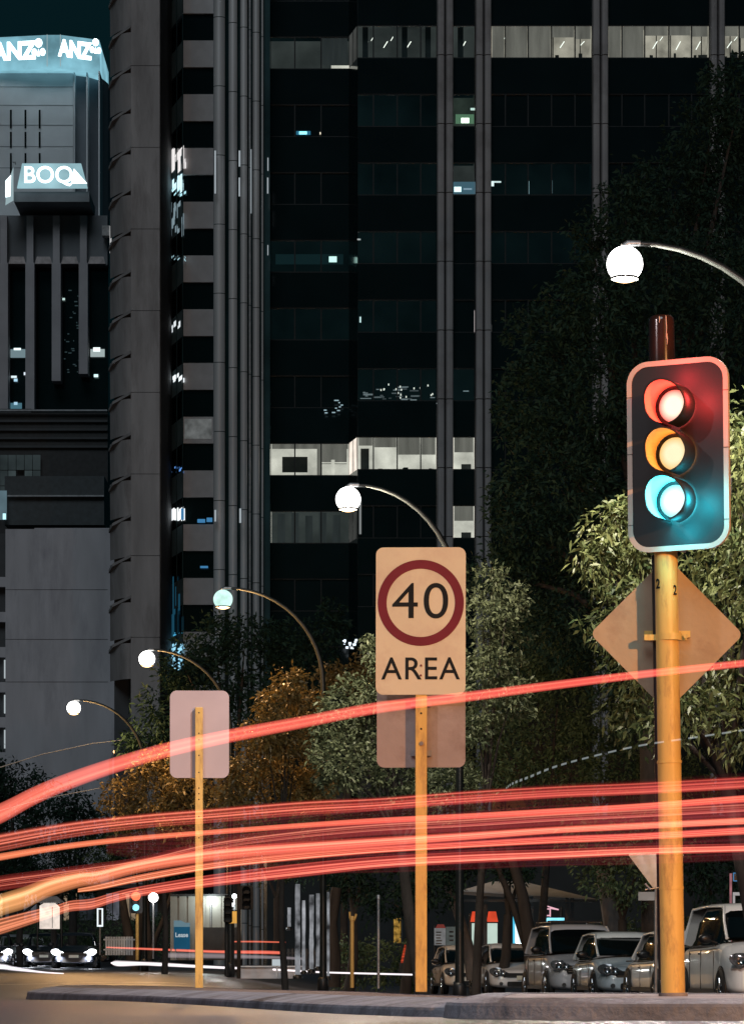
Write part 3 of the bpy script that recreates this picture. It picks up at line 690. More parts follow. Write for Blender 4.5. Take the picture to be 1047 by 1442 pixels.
tree('amber_tree', 'tree lit amber by the lamp above it, between the two signs', [
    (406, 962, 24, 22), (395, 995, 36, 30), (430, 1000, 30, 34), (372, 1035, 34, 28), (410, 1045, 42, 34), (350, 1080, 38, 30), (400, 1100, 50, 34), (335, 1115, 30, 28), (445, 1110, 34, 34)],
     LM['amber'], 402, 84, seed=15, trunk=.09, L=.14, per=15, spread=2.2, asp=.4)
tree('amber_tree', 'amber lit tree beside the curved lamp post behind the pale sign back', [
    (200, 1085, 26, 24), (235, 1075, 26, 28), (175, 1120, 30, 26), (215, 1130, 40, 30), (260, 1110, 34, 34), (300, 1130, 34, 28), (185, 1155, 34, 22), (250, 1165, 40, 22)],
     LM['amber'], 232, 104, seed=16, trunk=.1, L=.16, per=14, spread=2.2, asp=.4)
tree('shadow_tree', 'broad dark tree below the third street lamp', [
    (300, 905, 40, 36), (262, 945, 40, 40), (345, 900, 44, 44), (400, 915, 44, 50), (320, 965, 55, 45), (240, 1000, 45, 45), (385, 985, 50, 40), (290, 1030, 60, 45), (440, 935, 36, 45), (205, 1040, 34, 30), (465, 880, 26, 40)],
     LM['dark'], 330, 122, seed=17, trunk=.3, L=.26, per=14, spread=2.2)
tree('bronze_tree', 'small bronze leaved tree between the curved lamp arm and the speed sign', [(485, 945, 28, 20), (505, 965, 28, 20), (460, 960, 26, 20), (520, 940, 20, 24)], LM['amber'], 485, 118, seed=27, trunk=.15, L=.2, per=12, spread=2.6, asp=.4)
tree('distant_tree', 'dark round tree at the left frame edge below the grey wall', [(15, 1095, 32, 30), (50, 1115, 30, 30), (20, 1140, 50, 36), (-20, 1110, 40, 40)], LM['dark'], 20, 170, seed=18, trunk=.25, L=.32, per=12, group='far trees at the end of the road')
tree('distant_tree', 'dark low tree right of the round one below the grey wall', [(90, 1135, 30, 22), (115, 1145, 34, 26), (70, 1165, 44, 28), (140, 1165, 40, 30)], LM['dark'], 100, 165, seed=19, trunk=.25, L=.32, per=12, group='far trees at the end of the road')
for i, (p, dd, bl, lb) in enumerate([
    (80, 150, [(60, 1210, 60, 36), (130, 1205, 50, 36), (20, 1220, 50, 30)], 'dark street tree above the far left cars'),
    (190, 128, [(180, 1200, 60, 36), (240, 1210, 50, 36)], 'dark street tree above the small red signal'),
    (385, 118, [(340, 1175, 60, 40), (400, 1190, 60, 50), (440, 1150, 50, 40)], 'dark street tree above the small dark signal'),
    (490, 98, [(480, 1200, 60, 60), (530, 1170, 50, 40), (500, 1250, 40, 30)], 'dark street tree over the thin yellow post'),
    (570, 96, [(580, 1190, 60, 50), (600, 1250, 50, 36), (550, 1270, 40, 30), (640, 1190, 50, 50)], 'dark street tree behind the speed sign post'),
    (700, 94, [(700, 1180, 60, 40), (760, 1170, 60, 36), (720, 1225, 34, 20)], 'dark street tree above the umbrella roof'),
    (870, 92, [(840, 1190, 60, 50), (880, 1240, 50, 36), (920, 1180, 60, 50)], 'dark street tree left of the signal pole base'),
    (1000, 92, [(980, 1220, 60, 60), (1040, 1180, 60, 50), (1060, 1240, 50, 40)], 'dark street tree right of the signal pole base')]):
    tree('street_tree', lb, bl, LM['dark'] if i not in (2, 6) else LM['mid'], p, dd, seed=40+i, trunk=.17, L=.17, per=13, spread=2.6, asp=.4, group='trees along the street')
def hedge(px0, px1, y0, y1, d, seed, label):
    n = max(2, int((px1-px0)/34)); bl = [(px0+(px1-px0)*(i+.5)/n, (y0+y1)/2+random.uniform(-4, 4), 26, (y1-y0)/2, d+random.uniform(-.6, .6)) for i in range(n)]
    root = thing('hedge', label, 'hedge', (PX((px0+px1)/2, d), d, float(gz(PX((px0+px1)/2, d), d))))
    leaves('foliage', bl, LM['mid'], root, L=.15, per=13, spread=2.8, seed=seed, asp=.4)
hedge(470, 600, 1320, 1395, 99, 60, 'dark hedge behind the thin yellow post')
hedge(840, 1060, 1290, 1370, 100, 61, 'dark hedge behind the parked cars')
hedge(-60, 240, 1285, 1352, 168, 62, 'low dark hedge along the foot of the blank grey wall')
def shopfront():
    d = 178.; root = thing('shopfront', 'low dark shopfront with a dim row of windows at the foot of the grey wall', 'building', (PX(100, d), d, 0))
    MB().box(PX(-60, d), PX(240, d), d, d+8, -1, PZ(1245, d)).build('wall', M['dark_metal'], root)
    MB().box(PX(-62, d), PX(242, d), d-1.2, d, PZ(1251, d), PZ(1247, d)).build('awning', M['dark_concrete'], root)
    gl = [emis('shop_glow', (.7, .75, .9), .12, var=.6, scale=1.2), emis('shop_glow_warm', (1, .75, .5), .22, var=.6, scale=1.5), emis('shop_glow_dim', (.4, .5, .6), .05, var=.6, scale=1.2)]
    for i, (a, b) in enumerate(((-50, -22), (-18, 4), (8, 30), (34, 52), (90, 108), (112, 134), (150, 168), (172, 196), (200, 222))):
        w = MB().box(PX(a, d), PX(b, d), d-.06, d-.02, PZ(1296, d), PZ(1258, d)).build('window', gl[i % 3], root)
        MB().box(PX((a+b)/2-.6, d), PX((a+b)/2+.6, d), d-.1, d-.061, PZ(1296, d), PZ(1258, d)).build('mullion', M['dark_metal'], w)
shopfront()
tree('street_tree', 'dark street tree hanging over the left frame edge above the car queue', [(0, 1190, 60, 40), (-20, 1230, 50, 36), (40, 1240, 46, 26), (100, 1250, 40, 20)], LM['dark'], 30, 158, seed=71, trunk=.2, L=.24, per=13, spread=2.4, asp=.4, group='trees along the street')
def bare_trunk(label, pts, r0, r1, d, mat='bark_pale'):
    root = thing('tree_trunk', label, 'tree', (at(*pts[0], d).x, d, float(gz(at(*pts[0], d).x, d))), 0, 'bare trunks between the cars and the lamps')
    n = len(pts); m = MB(); m.tube([at(px, py, d) for px, py in pts], [r0+(r1-r0)*i/(n-1) for i in range(n)], 8)
    m.build('trunk', M[mat], root)
bare_trunk('pale leaning trunk right of the speed sign post', [(665, 1380), (658, 1330), (643, 1280), (628, 1240), (616, 1205), (600, 1150)], .17, .08, 97)
bare_trunk('dark trunk in front of the umbrella roof', [(750, 1380), (745, 1320), (735, 1260), (722, 1215), (712, 1170)], .2, .1, 93, 'bark')
bare_trunk('second dark trunk crossing the umbrella roof', [(742, 1340), (722, 1275), (704, 1230), (690, 1190)], .1, .07, 93.6, 'bark')
bare_trunk('stout brown trunk left of the signal pole', [(868, 1380), (862, 1300), (852, 1240), (845, 1190)], .3, .2, 98, 'bark_pale')
bare_trunk('brown trunk between the small red signal and the parked cars', [(186, 1355), (182, 1320), (176, 1290), (172, 1260)], .22, .12, 128, 'bark')
bare_trunk('forked dark trunk right of the small red signal', [(208, 1355), (208, 1320), (205, 1280), (207, 1240)], .2, .1, 126, 'bark')
bare_trunk('thin dark trunk slanting beside the metal panels', [(212, 1350), (220, 1320), (232, 1290), (242, 1258)], .1, .07, 124, 'bark')
bare_trunk('dark trunk right of the black lamp post base', [(468, 1390), (470, 1350), (466, 1300), (474, 1250)], .22, .14, 95, 'bark')

# ------------------------------------------------------------------ street lamps
def street_lamp(label, px, py, d, globe='globe', power=500., col=(1, .62, .3), arm=2.42):
    c = at(px, py, d); r = .235
    bx = c.x+arm; bz = float(gz(bx, d)) if d < 400 else 0
    root = thing('street_lamp', label, 'street lamp', (bx, d, bz), 0, 'globe street lamps along the road')
    topz = c.z+.27
    R_ = 2.3
    pts = [(bx, d, bz), (bx, d, bz+1.2), (bx, d, topz-R_-.02)]
    rad = [.1, .085, .065]
    for k in range(1, 13):
        a = math.pi/2*k/12; pts.append((bx-(arm-.12)*(1-math.cos(a)), d, topz-R_+R_*math.sin(a))); rad.append(.065-.032*k/12)
    p = MB().tube(pts, rad, 10); p.build('pole', M['lamp_pole'], root)
    MB().lathe([(.0, .0), (.13, .0), (.13, .35), (.1, .42), (.0, .42)], (bx, d, bz), 12).build('base', M['dark_metal'], root)
    cl = MB().tube([(c.x-.02, d, c.z+.22), (c.x+.04, d, topz-.0), (c.x+.2, d, topz)], [.05, .045, .04], 8); cl.build('clamp', M['steel'], root)
    # globe: sphere cut flat near the bottom, dark rim and warm lens beneath
    n = 14; prof = [(r*math.sin(math.pi*k/n), r*math.cos(math.pi*k/n)) for k in range(0, 12)]
    prof[0] = (.001, r); g = MB().lathe(prof, c, 28); g.build('globe', M[globe], root)
    rb = prof[-1][0]; zb = prof[-1][1]
    MB().lathe([(rb+.02, zb+.022), (rb+.034, zb+.008), (rb+.03, zb-.012), (rb-.012, zb-.016)], c, 28).build('rim', M['dark_metal'], root)
    MB().lathe([(rb-.012, zb-.012), (rb*.8, zb-.035), (rb*.4, zb-.05), (.001, zb-.055)], c, 24).build('diffuser', M['lamp_warm'], root)
    light('lamp_light', (c.x, d, c.z-.42), power, col, root, .12)
    return root
street_lamp('largest globe street lamp, above and left of the traffic signal', 879, 372, 46, 'globe', 2400, (1, .9, .76))
street_lamp('globe street lamp with arm ending behind the speed sign', 490, 703, 67, 'globe', 1700, (1, .84, .64), 2.1)
street_lamp('globe street lamp with pale green globe, third along the road', 314, 844, 86, 'globe_teal', 1500, (1, .55, .22))
street_lamp('globe street lamp with arm ending at the pale sign back', 207, 928, 103, 'globe', 1300, (1, .55, .22))
street_lamp('globe street lamp in front of the blank grey wall', 104, 997, 121, 'globe', 1400, (1, .55, .22))
def far_lamp():
    d = 200.; c = at(163, 1059, d); root = thing('street_lamp', 'tiny distant orange street lamp on a thin mast below the grey wall', 'street lamp', (c.x, d, float(gz(c.x, d))))
    MB().tube([(c.x-.3, d, 0), (c.x-.3, d, c.z-.5), (c.x, d, c.z+.1)], [.1, .08, .06], 6).build('pole', M['steel'], root)
    MB().lathe([(.001, .12), (.12, .08), (.14, 0), (.1, -.09), (.001, -.12)], c, 12).build('lamp_head', emis('orange_lamp', (1, .5, .2), 5), root)
far_lamp()

# street lamp behind and to the right of the camera: it is what lights the signs and kerb
def near_lamp():
    b = Vector((16.3, 0, 0)); root = thing('street_lamp', 'sodium street lamp outside the frame that lights the signs orange', 'street lamp', b)
    top = 8.2
    MB().tube([b, b+Vector((0, 0, 6.6)), b+Vector((-.2, 0, 7.6)), b+Vector((-.9, 0, top)), b+Vector((-1.8, 0, top+.1))], [.1, .08, .06, .05, .04], 10).build('pole', M['steel'], root)
    h = MB(); h.box(b.x-2.6, b.x-1.7, b.y-.16, b.y+.16, top+.02, top+.16); bevel(h.build('lamp_head', M['steel'], root), .05)
    MB().box(b.x-2.5, b.x-1.9, b.y-.11, b.y+.11, top-.02, top+.015).build('diffuser', emis('sodium_diffuser', (1, .5, .2), 8), root)
    light('sodium_light', (b.x-2.2, b.y, top-.15), 22500, (1, .42, .14), root, .09, 'SPOT', spot_size=R(120), spot_blend=.3)
    root.children[-1].rotation_euler = (R(60), 0, R(28))
near_lamp()
street_lamp('next globe street lamp of the row, outside the frame beside the signal', 523.5+4.1/26.5*FPX, HY-9.25/26.5*FPX, 26.5, 'globe', 4200, (1, .87, .88))  # unseen lamp continuing the row, added to brighten kerb, road and cars
street_lamp('globe street lamp on the other side of the road, outside the frame', 523.5-7.5/13*FPX, HY-8.8/13*FPX, 13, 'globe', 1500, (1, .84, .86))  # unseen lamp, added as neutral fill for the left kerb face and road

# ------------------------------------------------------------------ main traffic signal
def lenses(root, T, rr, rows, vis_len, glow=True):
    pass
def signal():
    d = 20.; bx = PX(946.5, d); b = Vector((bx, d, .1))
    root = thing('traffic_signal', 'large yellow pole traffic signal with red, amber and green lamps all glowing', 'traffic light', b)
    dirv = (at(931.5, 443, d)-at(947, 1403, d)); ax = lambda t: at(947, 1403, d)+dirv*t
    def P(py): return ax((1403-py)/960.)
    m = MB().tube([P(1406), P(1250), P(1073)], [.068, .068, .067], 24); m.tube([P(1073), P(900), P(760)], .0655, 24); m.build('pole', M['yellow_paint'], root)
    m = MB()
    for py in (1073, 1251): m.tube([P(py+2), P(py-2)], .0705, 24)
    m.build('pole_collar', M['yellow_paint'], root)
    w = MB(); w.tube([P(1249)+Vector((-.05, -.0, 0)), P(1253)+Vector((-.15, -.02, 0))], .005, 6); w.tube([P(1253)+Vector((-.12, -.03, 0)), P(1252)+Vector((-.15, -.02, .03))], .006, 6); w.build('strap', M['steel'], root)
    MB().tube([P(1404), P(1398)], .082, 24).build('base', M['kerb'], root)
    # secondary dark conduit left of the pole behind
    MB().tube([P(1380)+Vector((-.05, .06, 0)), P(780)+Vector((-.05, .06, 0))], .028, 10).build('conduit', M['dark_metal'], root)
    cap = MB(); cap.tube([P(560)+Vector((0, .06, 0)), P(450)+Vector((0, .06, 0)), P(446)+Vector((0, .06, 0)), P(443)+Vector((0, .06, 0))], [.078, .072, .069, .06], 28); cap.build('pole_cap', M['brown_cap'], root)
    # digits
    dg = M['sign_black']
    for px, py in ((925, 824), (948.5, 833)):
        q = P(py); xx = PX(px, d)-q.x; yy = -math.sqrt(max(0, .0665**2-xx*xx))
        if px > 940: text('pole_number', '2', .075, dg, Matrix.Translation(q+Vector((xx, yy-.002, 0))) @ Matrix.Rotation(math.atan2(xx, .066), 4, 'Z'), root, .001, .002, .62)
        else: text('pole_number', '2', .075, dg, Matrix.Translation(q+Vector((-.052, -.0455, 0))) @ Matrix.Rotation(R(-46), 4, 'Z'), root, .001, .002, .8)
    # head
    yaw = R(-25); c = at(953.5, 640.5, d-.12); tilt = R(-.6)
    T = Matrix.Translation(c) @ Matrix.Rotation(yaw, 4, 'Z') @ Matrix.Rotation(tilt, 4, 'Y')
    W, H, rad = .6, 1.072, .115
    o = MB().plate(rrect(W-.02, H-.02, rad, 8), .02, T); o.build('backing_board', M['board_black'], root)
    o = MB().ring(rrect(W, H, rad+.01, 8), rrect(W-.058, H-.058, rad-.018, 8), .026, T @ Matrix.Translation((0, -.003, 0))); o.build('border_strip', M['strip'], root)
    bolts = MB()
    for z in (.34, -.38, .02): 
        for s in (-1, 1): bolts.box(s*.286-.016, s*.286+.016, -.0055, -.0034, z, z+.003)
    dr = MB()
    for x_, z0_, z1_ in ((-.018, 446, 455), (.02, 445, 478), (.024, 470, 486)):
        dr.tube([P(z0_)+Vector((x_, -.0085, 0)), P((z0_+z1_)/2)+Vector((x_+.002, -.0135, 0)), P(z1_)+Vector((x_-.001, -.0155, 0))], [.003, .0035, .002], 6)
    dr.build('drip_mark', M['strip'], root)
    hb = MB().box(-.13, .13, .02, .17, -.48, .48); hb.v = [tuple(T @ Vector(v)) for v in hb.v]; bevel(hb.build('housing', M['board_black'], root), .02)
    bolts.v = [tuple(T @ Vector(v)) for v in bolts.v]; bolts.build('strip_joint', M['board_black'], root)
    br = MB(); 
    for z in (.44, -.46): br.tube([T @ Vector((0, .1, z)), T @ Vector((0, .1, z+(.06 if z > 0 else -.06))), P(640-z*250-(12 if z > 0 else -12))], .02, 8)
    br.build('bracket', M['steel'], root)
    cols = [('red', (1, .16, .12), (1, .07, .06), 7., .266), ('amber', (1, .55, .18), (1, .42, .08), 3.0, .0), ('green', (.25, .95, 1), (.05, .8, .9), 7., -.266)]
    for nm, ce, cl, s, z in cols:
        r = .092; oz = z+.005; ox = -.012
        # lens: shallow dome with hot centre
        lm, nt, out = newmat(nm+'_lens'); N = nt.nodes; Lk = nt.links
        tc = N.new('ShaderNodeTexCoord'); vl = N.new('ShaderNodeVectorMath'); vl.operation = 'LENGTH'; Lk.new(tc.outputs['Object'], vl.inputs[0])
        rp = N.new('ShaderNodeValToRGB'); mr = N.new('ShaderNodeMapRange'); Lk.new(vl.outputs['Value'], mr.inputs[0]); mr.inputs[2].default_value = r
        Lk.new(mr.outputs[0], rp.inputs[0]); hot = {'red': (1, .8, .62), 'amber': (1, .86, .55), 'green': (.85, 1, 1)}[nm]
        rp.color_ramp.elements[0].color = (*[x*1 for x in hot], 1); rp.color_ramp.elements[0].position = .6; rp.color_ramp.elements[1].color = (*ce, 1); rp.color_ramp.elements[1].position = .99
        e = N.new('ShaderNodeEmission'); e.inputs[1].default_value = s*.55; Lk.new(rp.outputs[0], e.inputs[0])
        wv = N.new('ShaderNodeTexWave'); wv.bands_direction = 'Z'; wv.inputs['Scale'].default_value = 55; Lk.new(tc.outputs['Object'], wv.inputs[0])
        ms = N.new('ShaderNodeMapRange'); Lk.new(wv.outputs['Fac'], ms.inputs[0]); ms.inputs[3].default_value = s*.15; ms.inputs[4].default_value = s*.26
        if nm == 'amber': ms.inputs[3].default_value = .75; ms.inputs[4].default_value = 1.5
        Lk.new(ms.outputs[0], e.inputs[1]); Lk.new(e.outputs[0], out.inputs[0])
        m = MB(); n = 32; prof = [(.0005, -.028), (r*.35, -.025), (r*.7, -.015), (r, 0)]
        vs = [Vector((p*math.cos(2*math.pi*k/n), y-.012, p*math.sin(2*math.pi*k/n))) for p, y in prof for k in range(n)]
        m.add(vs, [(i*n+k, (i+1)*n+k, (i+1)*n+(k+1) % n, i*n+(k+1) % n) for i in range(3) for k in range(n)], True)
        me_o = m.build('lens', lm); me_o.matrix_world = T @ Matrix.Translation((ox, 0, oz)); 
        me_o.parent = root; me_o.matrix_parent_inverse = wm(root).inverted(); me_o.location = (T @ Matrix.Translation((ox, 0, oz))).translation; me_o.rotation_euler = (T.to_euler())
        # visor: open tube, cut away underneath
        V = MB(); n = 40; vl_ = .25 if nm != 'amber' else .24; a0, a1 = R(-80), R(260)
        vs = []
        for rr_ in (.116, .122):
            for yy in (0, 1):
                for k in range(n+1):
                    a = a0+(a1-a0)*k/n; ylen = vl_*(.72+.28*max(0, math.sin(a)))
                    vs.append(T @ Vector((ox+rr_*math.cos(a), -.012 if yy == 0 else -ylen, oz+rr_*math.sin(a))))
        q = n+1; fs = []
        for k in range(n):
            fs += [(k, k+1, q+k+1, q+k), (2*q+k+1, 2*q+k, 3*q+k, 3*q+k+1), (q+k, q+k+1, 3*q+k+1, 3*q+k)]
        V.add(vs, fs, True); vo = V.build('visor', M['board_black'], root)
        LN = MB(); lv = []
        for yy in (0, 1):
            for k in range(n+1):
                a = a0+(a1-a0)*k/n; ylen = vl_*(.72+.28*max(0, math.sin(a)))-.004
                lv.append(T @ Vector((ox+.1145*math.cos(a), -.013 if yy == 0 else -ylen, oz+.1145*math.sin(a))))
        LN.add(lv, [(k+1, k, q+k, q+k+1) for k in range(n)], True); LN.build('visor_lining', M['visor_'+nm], vo)
        if nm == 'red': light('lens_light', T @ Vector((ox+.03, -.11, oz)), 4.5, (1, .06, .05), root, .05); light('lens_light', T @ Vector((ox+.16, -.13, oz+.02)), 5., (1, .05, .05), root, .05); light('lens_light', T @ Vector((ox+.05, -.11, oz+.16)), 3.2, (1, .04, .05), root, .05)  # the two lights outside the visor are added, imitating bloom on the board
        if nm == 'amber': light('lens_light', T @ Vector((ox+.03, -.1, oz)), 1.6, (1, .45, .1), root, .05)
        if nm == 'green': light('lens_light', T @ Vector((ox+.03, -.11, oz)), 9, (.06, .8, .95), root, .05); light('lens_light', T @ Vector((ox+.16, -.13, oz-.02)), 6., (.02, .65, .8), root, .05); light('lens_light', T @ Vector((ox+.05, -.11, oz-.17)), 3.6, (.02, .6, .75), root, .05)  # outer two added beside the visor for a bloom-like glow on the board
for nm in ('red', 'amber', 'green'): M['visor_'+nm] = principled('visor_paint_'+nm, {'red': (.62, .3, .2), 'amber': (.6, .36, .13), 'green': (.35, .6, .6)}[nm], .45, var=.1)  # inner visor colours imitate the lens light falling on them
signal()
def diamond():
    d = 20.14; c = at(938, 893, d); root = thing('diamond_sign', 'back of a square sign hung cornerwise on the signal pole', 'road sign', (c.x, d, c.z))
    h = 107/FPX*d; out = []
    for k in range(4):
        a = R(90*k+0); cx_, cz_ = (h-.05)*math.cos(a), (h-.05)*math.sin(a)
        for j in range(-3, 4):
            aa = a+R(45*j/3); out.append((cx_+.036*math.cos(aa)*1.1, cz_+.036*math.sin(aa)*1.1))
    T = Matrix.Translation(c) @ Matrix.Rotation(R(3), 4, 'Z')
    MB().plate(out, .004, T).build('sign_panel', M['alu_tan'], root)
    b = MB(); b.box(c.x-.13, c.x+.13, d-.035, d-.004, c.z-.022, c.z+.016)
    b.build('bracket', M['yellow_paint'], root)
    q = MB(); cc = at(941.5, 897, 20.)
    q.tube([cc+Vector((0, 0, -.02)), cc+Vector((0, 0, .018))], .074, 24); q.tube([cc+Vector((.09, -.04, 0)), cc+Vector((.09, -.02, 0))], .014, 8); q.box(cc.x-.14, cc.x+.1, cc.y+.0, cc.y+.06, cc.z-.018, cc.z+.014)
    q.build('clamp', M['yellow_paint'], root)
M['alu_tan'] = principled('aluminium_weathered', (.36, .29, .2), .55, .15, var=.1, scale=4, bump=.1, dirt=(.27, .2, .14), dscale=3)
diamond()

def post(root, px, py_top, py_bot, d, w, mat='yellow_paint', holes=()):
    x = PX(px, d); z1 = PZ(py_top, d); z0 = PZ(py_bot, d)
    o = MB().box(x-w/2, x+w/2, d-w/2, d+w/2, z0, z1).build('post', M[mat], root); bevel(o, .006)
    h = MB()
    for py in holes:
        z = PZ(py, d); h.plate(circle(.007, 12), .002, Matrix.Translation((x, d-w/2-.0025, z)))
    if h.v: h.build('bolt_hole', M['plastic'], root)
def speed_sign():
    d = 24.; root = thing('speed_sign', 'tall speed limit sign reading 40 AREA on a yellow post', 'road sign', (PX(592, d), d, .1))
    post(root, 592.5, 790, 1397, d, .078, holes=(1005, 1027, 1046))
    MB().tube([at(593, 1047, d-.045), at(593, 1047, d-.05)], .014, 10).build('bolt', M['steel'], root)
    c = at(592, 874.5, d-.045); W, H = 126/FPX*d, 207/FPX*d
    T = Matrix.Translation(c) @ Matrix.Rotation(R(-3), 4, 'Z') @ Matrix.Rotation(R(.15), 4, 'Y')
    MB().plate(rrect(W, H, .05, 7), .005, T).build('sign_panel', M['sign_white'], root)
    s = d/FPX; rz = (874.5-849)*s
    T2 = T @ Matrix.Translation((0, -.0025, 0))
    MB().ring(circle(60.5*s, 64, 0, rz), circle(48*s, 64, 0, rz), .002, T2).build('red_ring', M['sign_red'], root)
    text('sign_lettering', '40', .345, M['sign_black'], T2 @ Matrix.Translation((0.0, 0, rz-.0)), root, .0008, -.001, 1.1, 1.08)
    text('sign_lettering', 'AREA', .214, M['sign_black'], T2 @ Matrix.Translation((0, 0, (874.5-943)*s)), root, .0008, .001, .95, 1.1)
    b = MB()
    for px, py in ((594, 790), (592.5, 937), (592, 951)): b.plate(circle(.007, 10), .003, Matrix.Translation(at(px, py, d-.052)))
    b.build('bolt', M['sign_red'], root)
    # lower sign seen from behind, fixed to the far side of the post
    root2 = thing('sign_back', 'bare metal back of a sign low on the speed sign post', 'road sign', (PX(592, d), d+.05, PZ(1080, d)))
    W2, H2 = 125/FPX*d, 118/FPX*d
    c = at(592.5, 1022, d+.075); MB().plate(rrect(W2, H2, .05, 7), .004, Matrix.Translation(c) @ Matrix.Rotation(R(-3), 4, 'Z')).build('sign_panel', M['alu_back'], root2)
    b = MB()
    for py in (990, 1060): b.box(c.x-.07, c.x+.07, d+.042, d+.072, PZ(py+4, d), PZ(py-4, d))
    b.build('bracket', M['steel'], root2)
speed_sign()
def left_sign():
    d = 36.; root = thing('sign_back', 'pale pink tinged back of a rounded sign on its own yellow post', 'road sign', (PX(280, d), d, .1))
    c = at(281, 1034, d); W, H = 83/FPX*d, 123/FPX*d
    MB().plate(rrect(W, H, .07, 8), .005, Matrix.Translation(c) @ Matrix.Rotation(R(2), 4, 'Z')).build('sign_panel', M['alu_pink'], root)
    post(root, 280.5, 996, 1392, d-.05, .078, holes=(1004, 1033, 1042, 1064, 1088, 1110, 1118, 1126, 1150, 1180))
left_sign()
def back_triangle():
    d = 60.; root = thing('give_way_sign', 'grey back of an inverted triangle sign half hidden by the signal pole', 'road sign', (PX(923, d), d, -.3))
    T = Matrix.Translation(at(922, 1228, d))
    s = d/FPX; MB().plate([(-38*s, 24*s), (-36*s, 26*s), (38*s, 26*s), (40*s, 24*s), (2*s, -24*s), (-2*s, -24*s)][::-1], .006, T).build('sign_panel', M['steel'], root)
    MB().tube([at(922.5, 1420, d+.04), at(922.5, 1205, d+.04)], .03, 10).build('post', M['steel'], root)
    MB().box(PX(898, d), PX(921, d), d, d+.02, PZ(1268, d), PZ(1256, d)).build('name_panel', principled('pale_plate', (.3, .33, .35), .5), root)
back_triangle()

